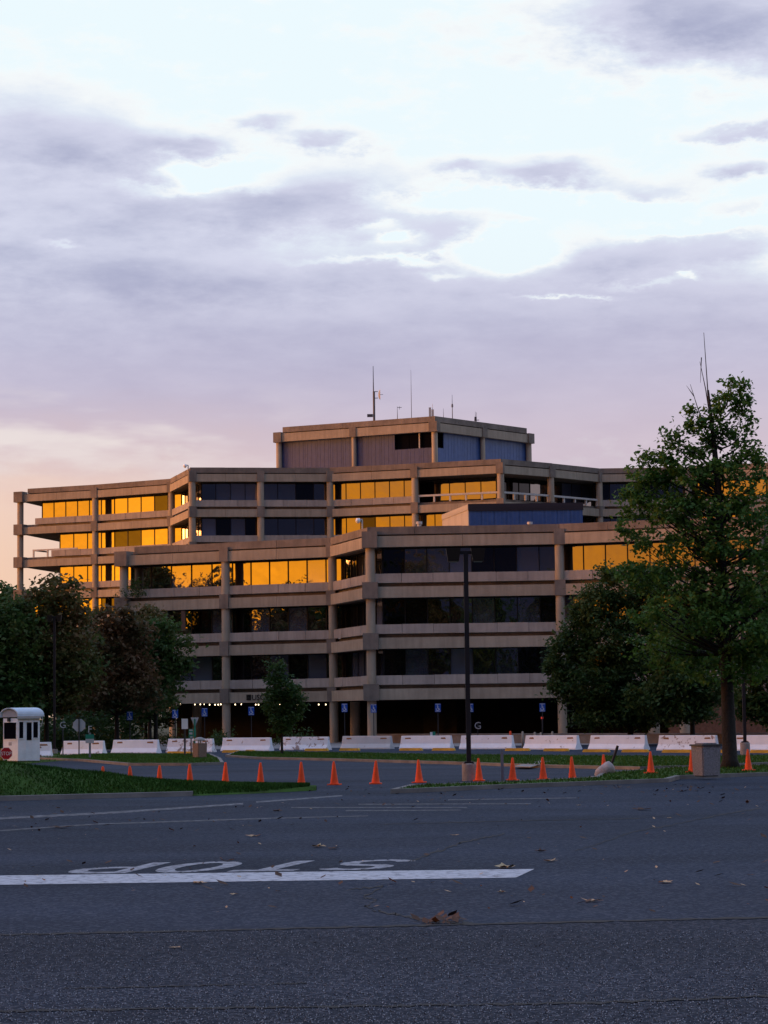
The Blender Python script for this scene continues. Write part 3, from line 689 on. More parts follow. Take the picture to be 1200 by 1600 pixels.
# lettering on the first beam, left facade
u, n, L = frame2(FV[1], FV[2])
for txt, a0, sz in (('USGS', 2.42, .62), ('National Center', 4.35, .46)):
    me = text_mesh(txt, sz, M['letters'], .02, 'LEFT'); o = link('sign_lettering', me, bld)
    c = FV[1] + u * a0 + n * .04; zz = 3.24 + .20
    o.matrix_local = Matrix(((u.x, 0, n.x, c.x - BO.x), (u.y, 0, n.y, c.y - BO.y), (0, 1, 0, zz), (0, 0, 0, 1)))
mb = MB(); ex = Matrix(((u.x, n.x, 0, FV[1].x), (u.y, n.y, 0, FV[1].y), (0, 0, 1, 0), (0, 0, 0, 1)))
for k in range(4): mb.box((1.95, .01, 3.44 + k * .115), (2.36, .05, 3.44 + k * .115 + .095), ex)
mb.obj('sign_emblem', M['letters'], bld, off=BO)
# hanging yellow curtain/sign behind the tree on the left
p = at(283, 968, 187.2); bbox('lamp_y' if 0 else 'brick', 'wall_banner', p, Vector((1, 0, 0)), Vector((0, -1, 0)), 0, .35, -.05, 0, p.z - .9, p.z + .7)

# ------------------------------------------------------------------ aerials on the roof
M['steel'] = mat('aerial_steel', (.10, .095, .11), .5, .1, metal=.3)
M['pale'] = mat('aerial_pale', (.50, .47, .45), .6, .1)
def roofp(px, py, d): return at(px, py, d)
def aerial(label, px, ytop, ybase, d, r=.06, parts=(), cat='antenna', matk='steel', name='roof_aerial'):
    b = at(px, ybase, d); h = at(px, ytop, d).z - b.z
    z0 = ZP + 1.1 if d < 266 else ZP + 1.1
    o = thing(name, label, cat, (b.x, b.y, ZP + 1.1)); h = b.z + h - (ZP + 1.1)
    MB().tube([(0, 0, 0), (0, 0, h * .55), (0, 0, h)], [r, r * .8, r * .35], 8).obj('mast', M[matk], o, True)
    MB().box((-.35, -.35, 0), (.35, .35, .14)).obj('base_plate', M['steel'], o)
    for nm, mb, mk in parts(h) if parts else (): mb.obj(nm, M[mk], o)
    return o
def dish(h):
    z = h * .55; pr = [MB().tube([(0, 0, z + .35), (.5, -.02, z + .35)], .04, 6).tube([(0, 0, z - .4), (.5, -.02, z - .4)], .04, 6)]
    ds = MB(); n = 20; ring = []
    for rr, off in ((.02, .55), (.3, .58), (.5, .66), (.62, .78)): ring.append([(off, rr * math.cos(6.283 * k / n) * .45 - .03, z + rr * math.sin(6.283 * k / n)) for k in range(n)])
    vs = [p for q in ring for p in q]; fs = [(i * n + k, i * n + (k + 1) % n, (i + 1) * n + (k + 1) % n, (i + 1) * n + k) for i in range(3) for k in range(n)]
    ds.add(vs, fs); ds.tube([(.55, -.03, z), (1.1, -.03, z)], .03, 6)
    return [('bracket', pr[0], 'steel'), ('dish', ds, 'pale'), ('equipment_box', MB().box((-.75, -.15, h * .20), (-.1, .15, h * .20 + .32)), 'steel'), ('lower_pole', MB().tube([(0.05, 0, 0), (.05, 0, h * .6)], .13, 8), 'steel')]
aerial('tallest dark mast with a round dish, left on the upper roof', 584, 572, 655, 262, .09, dish)
def yagi(h): return [('boom', MB().tube([(-1.3, 0, h * .3), (1.1, .1, h * .22)], .03, 6), 'steel'), ('element', MB().tube([(0, 0, h * .95), (.5, 0, h * .95)], .03, 6).tube([(.25, 0, h * .85), (.25, 0, h)], .02, 6), 'steel')]
aerial('low aerial with a long horizontal boom on the upper roof', 621, 635, 655, 260, .045, yagi)
aerial('thin tall whip aerial standing alone left of the roof corner', 643, 578, 654, 258, .035)
def pan(h): return [('panel_aerial', MB().box((-.42, -.1, h * .22), (-.16, .1, h * .82)), 'pale'), ('panel_aerial', MB().box((-.12, -.12, h * .12), (.14, .08, h * .72)), 'pale')]
aerial('pair of pale panel aerials on a short pole at the roof corner', 676, 631, 653, 257.5, .05, pan, matk='pale')
aerial('short thin rod aerial just right of the roof corner', 693, 638, 656, 260, .035)
def whip2(h): return [('collar', MB().tube([(0, 0, h * .62), (0, 0, h * .72)], .09, 8).tube([(-.16, 0, h * .66), (.16, 0, h * .66)], .02, 6), 'steel'), ('mount', MB().box((-.25, -.2, .1), (.25, .2, .5)), 'steel')]
aerial('slim whip aerial with a collar, second highest on the right roof edge', 707, 617, 657, 261, .05, whip2)
def vane(h): return [('vane', MB().tube([(-.15, 0, h * .55), (.42, 0, h * .55)], .04, 6).tube([(.12, 0, h * .3), (.12, 0, h * .95)], .02, 6).box((-.12, -.1, h * .5), (.14, .1, h * .72)), 'steel')]
aerial('small weather vane like aerial furthest right on the upper roof', 743, 643, 661, 264, .045, vane)
def camera_pole(px, ytop, ybase, d, label):
    b = at(px, ybase, d); t = at(px, ytop, d); h = t.z - b.z; o = thing('security_camera', label, 'camera', b)
    MB().tube([(0, 0, -.3), (0, 0, h)], .06, 8).obj('pole', M['pale'], o); MB().tube([(0, 0, h), (-.3, -.1, h + .02)], .05, 8).obj('arm', M['pale'], o)
    MB().tube([(-.32, -.1, h + .1), (-.32, -.1, h - .12), (-.32, -.1, h - .28)], [.14, .2, .08], 10).obj('camera_dome', M['white'], o, True)
camera_pole(294, 727, 739, 246, 'small security camera on a pole at the rear roof corner left of centre')
camera_pole(566, 812, 830, 176, 'small security camera on a pole at the corner of the front roof')

# ------------------------------------------------------------------ traffic cones
M['cone'] = mat('cone_orange', (1., .085, .014), .6, .16, 9, spec=.3, objvar=.06)
def cone_proto():
    prof = [(.135, .03), (.125, .06), (.10, .22), (.075, .40), (.048, .60), (.03, .70), (.024, .712), (.016, .708)]
    n = 20; vs = [(r * math.cos(6.28319 * k / n), r * math.sin(6.28319 * k / n), z) for r, z in prof for k in range(n)]
    fs = [(i * n + k, i * n + (k + 1) % n, (i + 1) * n + (k + 1) % n, (i + 1) * n + k) for i in range(len(prof) - 1) for k in range(n)] + [tuple((len(prof) - 1) * n + k for k in range(n))]
    return mesh_from('cone_body', vs, fs, M['cone'], True), MB().prism([(-.19, -.16), (-.16, -.19), (.16, -.19), (.19, -.16), (.19, .16), (.16, .19), (-.16, .19), (-.19, .16)], 0, .035).mesh('cone_base', M['cone'])
cb, cf = cone_proto()
cones = [(160, 1236, 'leftmost orange cone, only its top showing over the grass bank'), (204, 1235.5, 'second orange cone from the left, half hidden by the grass bank'), (249, 1234, 'third orange cone from the left, foot hidden by the grass bank'),
 (297, 1231.5, 'orange cone below the brown litter bin on the sign island'), (352, 1227.5, 'orange cone beside the rounded end of the sign island'), (407, 1228.5, 'orange cone above the thin tip of the grass bank'), (471, 1227.5, 'orange cone just right of the tip of the grass bank, near the sapling'),
 (522.5, 1226.5, 'orange cone directly below the flaking white barrier'), (587, 1225, 'orange cone below the unpainted grey barrier'), (655, 1223, 'orange cone nearest to the left of the tall lamp post'), (748.5, 1220.3, 'orange cone touching the right side of the lamp post footing'),
 (801, 1219.3, 'orange cone just right of the thin grey post'), (849, 1218.3, 'orange cone standing below the footpath that crosses the verge'), (894.5, 1217.5, 'orange cone between the footpath and the tipped pole footing'), (944, 1212.5, 'orange cone half behind the tipped pole footing'),
 (1017, 1208, 'orange cone alone on the grass between the tipped footing and the big concrete bin'), (1081.5, 1206.5, 'orange cone mostly hidden behind the big concrete bin'), (1169.5, 1204, 'rightmost orange cone, right of the big tree trunk')]
for i, (px, py, lab) in enumerate(cones):
    p = gp(px, py); z = 0
    for poly, zz in isl:
        if inside((p.x, p.y), poly): z = zz; p = gp(px, py, z)
    o = thing('traffic_cone', lab, 'traffic cone', (p.x, p.y, z), random.uniform(0, 1.5), 'orange traffic cones along the parking lot'); o.rotation_euler = (random.uniform(-.02, .02), random.uniform(-.03, .03), random.uniform(-.4, .4))
    link('cone_body', cb, o); link('cone_base', cf, o)
# ------------------------------------------------------------------ concrete barriers
def barrier_mat(name, col, dirt, thr):
    mt = mat(name, col, .75, .05, 2, spec=.2); t = mt.node_tree; b = t.nodes['Principled BSDF']; src = b.inputs['Base Color'].links[0].from_socket
    geo = t.nodes.new('ShaderNodeNewGeometry'); n = t.nodes.new('ShaderNodeTexNoise'); n.inputs['Scale'].default_value = 2.6; n.inputs['Detail'].default_value = 8; n.inputs['Roughness'].default_value = .68; t.links.new(geo.outputs['Position'], n.inputs['Vector'])
    rp = t.nodes.new('ShaderNodeValToRGB'); rp.color_ramp.elements[0].position = thr; rp.color_ramp.elements[1].position = thr + .06; t.links.new(n.outputs['Fac'], rp.inputs[0])
    mx = t.nodes.new('ShaderNodeMix'); mx.data_type = 'RGBA'; t.links.new(rp.outputs[0], mx.inputs[0]); t.links.new(src, mx.inputs[6]); mx.inputs[7].default_value = (*dirt, 1); t.links.new(mx.outputs[2], b.inputs['Base Color']); return mt
M['barw'] = barrier_mat('white_barrier_paint', (.86, .85, .87), (.42, .35, .31), .62)
M['barf'] = barrier_mat('flaking_barrier_paint', (.85, .83, .83), (.36, .26, .22), .54)
M['barg'] = barrier_mat('bare_barrier_concrete', (.58, .55, .53), (.45, .33, .31), .6)
M['rust'] = mat('rust_stain', (.30, .13, .05), .9, .3, 8)
M['yell'] = mat('kerb_yellow', (.62, .36, .05), .8, .2, 3)
def barrier_mesh(L, key):
    prof = [(-.30, 0), (-.30, .075), (-.155, .33), (-.09, .80), (-.075, .815), (.075, .815), (.09, .80), (.155, .33), (.30, .075), (.30, 0)]
    n = len(prof); vs = []; nx = 6
    for i in range(nx + 1):
        for y, z in prof: 
            e = .06 * (1 - z / .815) if i in (0, nx) else 0; sgn = 1 if i == nx else -1
            vs.append((-L / 2 + L * i / nx + sgn * e, y, z))
    fs = [(i * n + k, (i + 1) * n + k, (i + 1) * n + k + 1, i * n + k + 1) for i in range(nx) for k in range(n - 1)] + [tuple(range(n)), tuple(nx * n + k for k in range(n))[::-1]]
    mb = MB().add(vs, fs); return mb.mesh('barrier_body', M[key])
BM = {}
bars = [(52, 80, 1182.5, 'barw', 'white concrete barrier mostly hidden behind the guard booth'), (97, 163, 1179.5, 'barw', 'white concrete barrier behind the round backed octagonal sign and the letter posts'), (176, 248, 1177.5, 'barw', 'white concrete barrier under the dark left trees with no signs in front'), (262, 334, 1175.5, 'barf', 'stained white barrier behind the brown litter bin and sign posts'),
 (348, 424, 1173.5, 'barw', 'white concrete barrier just left of the sapling'), (440, 515, 1172, 'barf', 'white concrete barrier with badly flaking paint, right of the sapling'), (535, 613, 1170.5, 'barg', 'bare grey concrete barrier without paint below the building corner'), (627, 707, 1170.5, 'barw', 'clean white barrier with a small green sign behind it'),
 (721, 803, 1170.5, 'barw', 'white concrete barrier crossed by the tall lamp post'), (822, 906, 1171, 'barw', 'white barrier in front of the row of short posts'), (925, 1011, 1171.5, 'barw', 'white barrier behind the tipped pole footing'), (1032, 1122, 1172.5, 'barf', 'white barrier with a dark scuffed patch, behind the big concrete bin'), (1148, 1240, 1173, 'barw', 'rightmost white barrier, behind the second lamp post footing')]
for i, (x0, x1, yb, key, lab) in enumerate(bars):
    a, b = gp(x0, yb), gp(x1, yb + (.2 if i > 8 else -.3)); L = (b - a).length
    kk = (round(L, 1), key)
    c = (a + b) / 2; o = thing('concrete_barrier', lab, 'barrier', (c.x, c.y + .3, 0), math.atan2((b - a).y, (b - a).x) + random.uniform(-.03, .03), 'concrete barriers in a row before the building')
    link('barrier_body', barrier_mesh(L - .12, key), o)
    for s in (-1, 1):
        st = MB(); w = .5 * random.uniform(.7, 1.1); x = s * (L / 2 - .55); z = .655; y = -(.155 + (.09 - .155) * (z - .33) / .47) 
        st.add([(x - w / 2, y - .012, z - .04), (x + w / 2, y - .012, z - .04 + random.uniform(-.02, .02)), (x + w / 2 - .05, y - .002, z + .05), (x - w / 2 + .03, y - .002, z + .04)], [(0, 1, 2, 3)]).add([(x - w / 2, y + .04, z - .04), (x + w / 2, y + .04, z - .04), (x + w / 2 - .05, y + .04, z + .05), (x - w / 2 + .03, y + .04, z + .04)], [(3, 2, 1, 0)])
        st.obj('lifting_slot', M['rust'], o)
ybl = [(262, 300, 1177), (348, 374, 1174.8), (384, 398, 1174.3), (531, 562, 1171.8), (477, 513, 1172.2), (625, 660, 1171.6), (676, 711, 1171.6), (790, 828, 1172), (850, 889, 1172.5), (911, 953, 1174), (972, 1014, 1174.2), (1035, 1088, 1174.8), (1098, 1142, 1175), (1172, 1225, 1175.3)]
ylab = ['under the stained barrier behind the litter bin', 'at the left foot of the barrier left of the sapling', 'short, at the right foot of the barrier left of the sapling', 'at the left end of the bare grey barrier', 'under the flaking barrier', 'at the left end of the clean barrier with the green sign', 'between that clean barrier and the lamp post',
 'left of the barrier with the short posts behind', 'under the barrier with the short posts behind', 'at the left end of the barrier behind the tipped footing', 'at the right end of the barrier behind the tipped footing', 'under the scuffed barrier, left of the concrete bin', 'between the concrete bin and the big tree trunk', 'at the foot of the rightmost barrier']
for (x0, x1, y), l in zip(ybl, ylab):
    a, b = gp(x0, y + 1.2), gp(x1, y + 1.2); c = (a + b) / 2; L = (b - a).length
    me = MB().plate([(-L / 2, 0), (L / 2, 0), (L / 2 - .04, .10), (L / 2 - .1, .15), (-L / 2 + .1, .15), (-L / 2 + .04, .10)], -.08, .08).mesh('wheel_stop', M['yell'])
    thing('wheel_stop', 'yellow painted wheel stop ' + l, 'wheel stop', c, math.atan2((b - a).y, (b - a).x), 'yellow wheel stops', me)
# low planter wall behind the barriers, short posts
wa, wb = gp(585, 1161), gp(1400, 1163); c = (wa + wb) / 2; L = (wb - wa).length
M['lowwall'] = mat('brown_low_wall', (.20, .155, .125), .9, .2, 1.5, bump=.2)
lwall = thing('planter_wall', 'low brown planter wall running behind the concrete barriers', 'wall', c, math.atan2((wb - wa).y, (wb - wa).x))
k = 14
for i in range(k): MB().box((-L / 2 + L * i / k + .012, -.15, .012), (-L / 2 + L * (i + 1) / k - .012, .15, .62)).obj('wall_block', M['lowwall'], lwall)
MB().box((-L / 2 - .03, -.2, .62), (L / 2 + .03, .2, .70)).obj('coping', M['kerb'], lwall)
for px, yt, mk, lab in ((817, 1143, 'bollard', 'tall weathered short post between two white barriers'), (836, 1144, 'bollard', 'weathered short post, left of the close pair'), (845.5, 1144.5, 'bollard', 'weathered short post, right of the close pair'), (863.5, 1143, 'bollard', 'weathered short post nearest the building column'), (798, 1142.5, 'cone', 'orange marker post standing behind the barrier right of the lamp post')):
    b = gp(px, 1168 if px == 817 else 1166.5); t = at(px, yt, b.y)
    me = MB().tube([(0, 0, 0), (0, 0, t.z - .04), (0, 0, t.z)], [.075, .07, .03], 10).mesh('short_post', M[mk], True)
    thing('short_post', lab, 'bollard', (b.x, b.y, 0.012), 0, 'short posts behind the barriers' if mk == 'bollard' else None, me)

# ------------------------------------------------------------------ lamp posts
M['lampm'] = mat('dark_bronze_pole', (.020, .013, .014), .5, .15, spec=.35)
M['lamph'] = mat('brown_lamp_head', (.022, .014, .010), .55, .2)
M['foot'] = mat('concrete_footing', (.30, .255, .225), .9, .2, 4, bump=.4)
M['lens'] = mat('lamp_lens', (.30, .26, .2), .3, .1)
def lamppost(px, ybase, ytop, label, foot_top=None, fw=.42, fz=None, hw=1.25):
    p = gp(px, ybase); ztop = at(px, ytop, p.y).z; o = thing('lamp_post', label, 'lamp post', (p.x, p.y, 0)); fh = fz or .1
    MB().tube([(0, 0, 0), (0, 0, fh - .03), (0, 0, fh)], [fw / 2, fw / 2, fw / 2 - .03], 20).obj('footing', M['foot'], o)
    MB().box((-.17, -.17, fh), (.17, .17, fh + .025)).box((-.14, -.14, fh + .025), (.14, .14, fh + .06)).obj('base_plate', M['lampm'], o)
    MB().box((-.072, -.072, fh + .06), (.072, .072, ztop - .12)).obj('pole', M['lampm'], o)
    MB().box((-hw * .2, -.05, ztop - .18), (hw * .2, .05, ztop - .08)).obj('arm', M['lampm'], o)
    for s in (-1, 1):
        hd = MB(); x0, x1 = s * hw * .13, s * hw * .5
        a, b = min(x0, x1), max(x0, x1); vs = [(a, -.26, ztop), (b, -.26, ztop), (b, .26, ztop), (a, .26, ztop), (a + .06, -.2, ztop - .40), (b - .06, -.2, ztop - .40), (b - .06, .2, ztop - .40), (a + .06, .2, ztop - .40)]
        hd.add(vs, [(0, 1, 2, 3), (7, 6, 5, 4), (0, 4, 5, 1), (1, 5, 6, 2), (2, 6, 7, 3), (3, 7, 4, 0)]); h = hd.obj('lamp_head', M['lamph'], o)
        MB().box((a + .1, -.16, ztop - .43), (b - .1, .16, ztop - .401)).obj('lens', M['lens'], h)
lamppost(733, 1220, 857, 'tall dark lamp post with twin box heads on a round concrete footing', fw=.44, fz=.55)
lamppost(1164.5, 1181, 858, 'second lamp post on a concrete footing right of the big tree trunk', fw=.46, fz=.62)
lamppost(85, 1178, 961, 'lamp post standing among the left trees, only its dark head visible', fw=.4, fz=.3, hw=.9)
# ------------------------------------------------------------------ signs
M['alu'] = mat('sign_aluminium', (.42, .41, .43), .6, .08)
M['spost'] = mat('sign_post_steel', (.035, .035, .04), .6, .2)
M['gpost'] = mat('galvanised_post', (.17, .17, .19), .55, .15, 5)
M['blue'] = mat('sign_blue', (.022, .085, .40), .5, .08)
M['signw'] = mat('sign_white', (.68, .68, .68), .5, .05)
M['green'] = mat('sign_green', (.02, .20, .13), .5, .1)
M['red'] = mat('sign_red', (.42, .012, .02), .45, .1)
def signpost(px, ybase, label, ytop, build, name='sign', r=.032, pm='spost', rot=0, z0=0., group=None, cat='sign'):
    p = gp(px, ybase, z0); h = at(px, ytop, p.y).z; o = thing(name, label, cat, (p.x, p.y, z0), rot, group)
    MB().box((-r, -r, 0), (r, r, h - z0)).obj('post', M[pm], o)
    mpx = p.y / F
    build(o, h - z0, mpx, lambda y: at(px, y, p.y).z - z0); return o
def letter(ch, y0, y1):
    def f(o, h, m_, zy):
        me = text_mesh(ch, (zy(y0) - zy(y1)) / .70, M['signw'], .012); q = link('letter', me, o); me.materials[0] = M['alu']; q.location = (0, -.045, zy(y1)); q.rotation_euler = (R(90), 0, 0)
    return f
signpost(98.3, 1180, 'white letter G on a thin dark post near the guard booth', 1130, letter('G', 1127.5, 1137.5), 'letter_sign')
signpost(747, 1166, 'white letter G on a post right of the tall lamp post', 1130, letter('G', 1128, 1139), 'letter_sign')
def octa(o, h, m_, zy):
    zc = zy(1133.2); r = 10.4 * m_; ol = [(r * math.cos(R(22.5 + 45 * k)), zc + r * math.sin(R(22.5 + 45 * k))) for k in range(8)]
    MB().plate(ol, .035, .045).obj('sign_plate', M['alu'], o)
signpost(123.5, 1181, 'bare grey back of an octagonal stop sign on a dark post', 1121, octa, 'stop_sign')
def fsign2(o, h, m_, zy):
    w = 6.6 * m_; za, zb, zc = zy(1147.5), zy(1154.5), zy(1161.2)
    MB().box((-w, -.06, zb), (w, -.045, za)).obj('green_panel', M['green'], o); MB().box((-w, -.06, zc), (w, -.045, zb - .002)).obj('white_panel', M['alu'], o)
    letter('F', 1134, 1144.5)(o, h, m_, zy)
signpost(140.5, 1187, 'green and white sign on a grey post with a white letter F above it', 1145, fsign2, 'parking_sign', r=.05, pm='gpost')
def isa(y0, y1, w_px):
    def f(o, h, m_, zy):
        a, b = zy(y0), zy(y1); w = w_px * m_ / 2; H = a - b
        pl = MB().box((-w, -.05, b), (w, -.035, a)).obj('sign_plate', M['blue'], o)
        s = MB(); t = lambda u, v: (u * w * 2, b + v * H)
        def bar(p, q, th=.07):
            p, q = Vector(t(*p)), Vector(t(*q)); d = (q - p).normalized(); nn = Vector((-d.y, d.x)) * th * H / 2
            s.plate([(p + nn)[:], (p - nn)[:], (q - nn)[:], (q + nn)[:]], -.056, -.051)
        for k in range(8): a0, a1 = R(150 + 30 * k), R(180 + 30 * k); bar((-.06 + .24 * math.cos(a0), .36 + .17 * math.sin(a0)), (-.06 + .24 * math.cos(a1), .36 + .17 * math.sin(a1)), .06)
        bar((-.06, .72), (-.04, .44)); bar((-.04, .46), (.18, .46)); bar((.18, .46), (.27, .24)); bar((-.06, .6), (.16, .6), .05)
        c = t(-.06, .80); s.plate([(c[0] + .055 * H * math.cos(6.283 * k / 8), c[1] + .055 * H * math.sin(6.283 * k / 8)) for k in range(8)], -.056, -.051)
        for zz in (.10, .93): s.plate([t(-.42, zz - .025), t(.42, zz - .025), t(.42, zz + .025), t(-.42, zz + .025)], -.056, -.051)
        s.obj('wheelchair_symbol', M['signw'], o)
    return f
for px, y, lab in ((203, 1118.5, 'blue wheelchair parking sign at far left, under the left trees'), (274, 1115.5, 'blue wheelchair parking sign left of the blank white sign'), (320, 1113, 'blue wheelchair parking sign right of the triangular sign'), (393, 1111, 'blue wheelchair parking sign left of the sapling'), (539, 1106, 'blue wheelchair parking sign between two round columns'), (584.5, 1107, 'blue wheelchair parking sign in front of the corner column'), (685, 1106, 'blue wheelchair parking sign in the dark bay left of the lamp post'), (736, 1106, 'blue wheelchair parking sign half hidden by the tall lamp post'), (848.5, 1105.5, 'rightmost blue wheelchair parking sign above a small red light')):
    signpost(px, 1167.5 if px > 240 else 1172, lab, y - 6, isa(y - 6.6, y + 6.6, 9.2), 'parking_sign', r=.028, group='blue wheelchair parking signs')
def blank(o, h, m_, zy): MB().box((-4.9 * m_, -.05, zy(1139)), (4.9 * m_, -.035, zy(1123))).obj('sign_plate', M['signw'], o)
signpost(289, 1181, 'blank white rectangular sign on a dark post beside the litter bin', 1125, blank, 'notice_sign', r=.045, z0=.10)
def yieldb(o, h, m_, zy): MB().plate([(-6.3 * m_, zy(1121)), (0, zy(1137.5)), (6.3 * m_, zy(1121))], .035, .047).obj('sign_plate', M['alu'], o); MB().box((-.05, -.05, zy(1152)), (.06, .05, zy(1137))).obj('green_post_cap', M['green'], o)
signpost(304.5, 1180, 'grey back of a triangular give way sign on a green post', 1123, yieldb, 'give_way_sign', r=.035, pm='green', z0=.10)
def mapb(o, h, m_, zy):
    MB().box((-3.6 * m_, -.05, zy(1153.5)), (3.6 * m_, -.035, zy(1139))).obj('sign_plate', M['green'], o); MB().box((-2.7 * m_, -.056, zy(1142)), (2.7 * m_, -.051, zy(1140))).box((-2.7 * m_, -.056, zy(1147.5)), (2.2 * m_, -.051, zy(1144.5))).box((-1.2 * m_, -.056, zy(1152.5)), (2.6 * m_, -.051, zy(1150.5))).obj('white_print', M['alu'], o)
signpost(298.7, 1182, 'small green information sign with pale markings next to the litter bin', 1141, mapb, 'information_sign', r=.03, z0=.10)
def gbox(o, h, m_, zy):
    MB().box((-3.6 * m_, -.1, zy(1149.5)), (0, .1, zy(1144))).obj('white_panel', M['signw'], o); MB().box((.001, -.1, zy(1149.5)), (4.6 * m_, .1, zy(1143.3))).obj('green_panel', M['green'], o)
signpost(676, 1166, 'small green and white sign peeping over the clean white barrier', 1147, gbox, 'information_sign', r=.04)
# small red warning light
p = at(847, 1122, 150); o = thing('signal_lamp', 'tiny red light glowing below the rightmost blue parking sign', 'lamp', (p.x, p.y, 0.012)); M['redl'] = mat('red_light', (.5, .02, .01), .5, emit=(1, .06, .03), estr=.55)
MB().tube([(0, 0, 0), (0, 0, p.z - .08)], .03, 6).obj('post', M['spost'], o); MB().tube([(0, -.06, p.z), (0, .06, p.z)], .075, 10).obj('lens', M['redl'], o); MB().box((-.1, .0, p.z - .11), (.1, .12, p.z + .11)).obj('housing', M['spost'], o)
# grey post among the cones
p = gp(785, 1219.3); h = at(785, 1172, p.y).z
thing('metal_post', 'thin bare grey steel post standing between two orange cones', 'post', (p.x, p.y, 0), 0, None, MB().box((-.045, -.03, 0), (.045, -.02, h)).box((-.045, -.02, 0), (-.035, .03, h)).box((.035, -.02, 0), (.045, .03, h)).mesh('metal_post', M['gpost']))
# ------------------------------------------------------------------ litter bins
M['aggr'] = mat('aggregate_concrete', (.265, .245, .25), .95, .28, 22, bump=.8, bscale=60)
M['aggr2'] = mat('brown_aggregate', (.26, .17, .13), .95, .25, 22, bump=.8, bscale=60)
M['binlid'] = mat('bin_lid', (.30, .28, .26), .7, .1)
def bin_(px, yb, h, w, label, mk, rot, dome, z0=0., taper=.08):
    p = gp(px, yb, z0); o = thing('litter_bin', label, 'litter bin', (p.x, p.y, z0), rot); a, b = w / 2 * (1 - taper), w / 2
    for k in range(4):
        mm = Matrix.Rotation(math.pi / 2 * k, 4, 'Z'); vs = [(-a + .03, -a, .03), (a - .03, -a, .03), (b - .03, -b, h), (-b + .03, -b, h), (-a + .03, -a + .07, .03), (a - .03, -a + .07, .03), (b - .03, -b + .07, h), (-b + .03, -b + .07, h)]
        MB().add([mm @ Vector(v) for v in vs], [(0, 1, 2, 3), (7, 6, 5, 4), (0, 4, 5, 1), (3, 2, 6, 7), (0, 3, 7, 4), (1, 5, 6, 2)]).obj('side_panel', M[mk], o)
    MB().add([(-a + .05, -a + .05, 0), (a - .05, -a + .05, 0), (a - .05, a - .05, 0), (-a + .05, a - .05, 0), (-b + .05, -b + .05, h - .01), (b - .05, -b + .05, h - .01), (b - .05, b - .05, h - .01), (-b + .05, b - .05, h - .01)], [(0, 3, 2, 1), (4, 5, 6, 7), (0, 1, 5, 4), (1, 2, 6, 5), (2, 3, 7, 6), (3, 0, 4, 7)]).obj('core', M['frame'], o)
    if dome:
        for x in (-1, 1):
            for y in (-1, 1): MB().box((x * b * .8 - .03, y * b * .8 - .03, h), (x * b * .8 + .03, y * b * .8 + .03, h + .12)).obj('lid_support', M['binlid'], o)
        prof = [(b * 1.02, h + .12), (b * 1.02, h + .16), (b * .8, h + .24), (b * .4, h + .29), (.01, h + .30)]; n = 16; vs = [(r * math.cos(6.283 * k / n), r * math.sin(6.283 * k / n), z) for r, z in prof for k in range(n)]
        MB().add(vs, [(i * n + k, i * n + (k + 1) % n, (i + 1) * n + (k + 1) % n, (i + 1) * n + k) for i in range(4) for k in range(n)] + [tuple(range(n))[::-1]]).obj('lid', M['binlid'], o, True)
    else:
        MB().add([(-b - .03, -b - .03, h), (b + .03, -b - .03, h), (b + .03, b + .03, h), (-b - .03, b + .03, h), (-b - .02, -b - .02, h + .05), (b + .02, -b - .02, h + .05), (b + .02, b + .02, h + .05), (-b - .02, b + .02, h + .05)], [(0, 3, 2, 1), (4, 5, 6, 7), (0, 1, 5, 4), (1, 2, 6, 5), (2, 3, 7, 6), (3, 0, 4, 7)]).obj('lid', M['frame'], o)
        MB().box((-b * .7, -b * .7, h + .05), (b * .7, b * .7, h + .09)).obj('top_plate', M['aggr'], o)
bin_(1104, 1213, .93, .68, 'big square exposed aggregate concrete bin on the grass left of the tree trunk', 'aggr', R(24), False, z0=.10, taper=.10)
bin_(312, 1184, .72, .56, 'brown square litter bin with a domed grey lid on the sign island', 'aggr2', R(40), True, z0=.10, taper=.08)
# ------------------------------------------------------------------ tipped pole footing
p = gp(952, 1213.3); o = thing('tipped_footing', 'pale concrete post footing tipped over with its dark pole stub leaning up', 'post', (p.x, p.y, 0.0))
M['palef'] = mat('pale_footing', (.40, .335, .31), .9, .2, 5, bump=.5)
mpx = p.y / F
n = 16; rings = []
for t, r in ((0, .05), (.12, .16), (.3, .20), (.62, .23), (.74, .2), (.8, .08)):
    c = Vector((-.46 + .76 * t, 0, .03 + .40 * t)); ax = Vector((.85, 0, .5)).normalized(); e1 = Vector((0, 1, 0)); e2 = ax.cross(e1)
    rings.append([c + (e1 * math.cos(6.283 * k / n) + e2 * math.sin(6.283 * k / n)) * r * random.uniform(.94, 1.05) for k in range(n)])
vs = [v for r_ in rings for v in r_]; vs = [Vector((v.x, v.y, max(0.003, v.z))) for v in vs]
MB().add(vs, [(i * n + k, i * n + (k + 1) % n, (i + 1) * n + (k + 1) % n, (i + 1) * n + k) for i in range(5) for k in range(n)] + [tuple(range(n))[::-1], tuple(5 * n + k for k in range(n))]).obj('concrete_footing', M['palef'], o, True)
MB().tube([(.06, 0, .34), (.30, 0, 1.0)], .045, 8).obj('pole_stub', M['lampm'], o)
MB().add([(-.75, -.25, .004), (-.1, -.3, .004), (.1, -.1, .05), (-.2, .2, .05), (-.6, .2, .004)], [(0, 1, 2, 3, 4)]).add([(-.75, -.25, 0), (-.1, -.3, 0), (.1, -.1, 0), (-.2, .2, 0), (-.6, .2, 0)], [(4, 3, 2, 1, 0)]).obj('broken_lump', M['palef'], o)
# ------------------------------------------------------------------ guard booth and gate
p = gp(28, 1190.5); ang = R(-22); bo = thing('guard_booth', 'small white guard booth with dark windows and a pale barrel roof', 'booth', (p.x, p.y, 0))
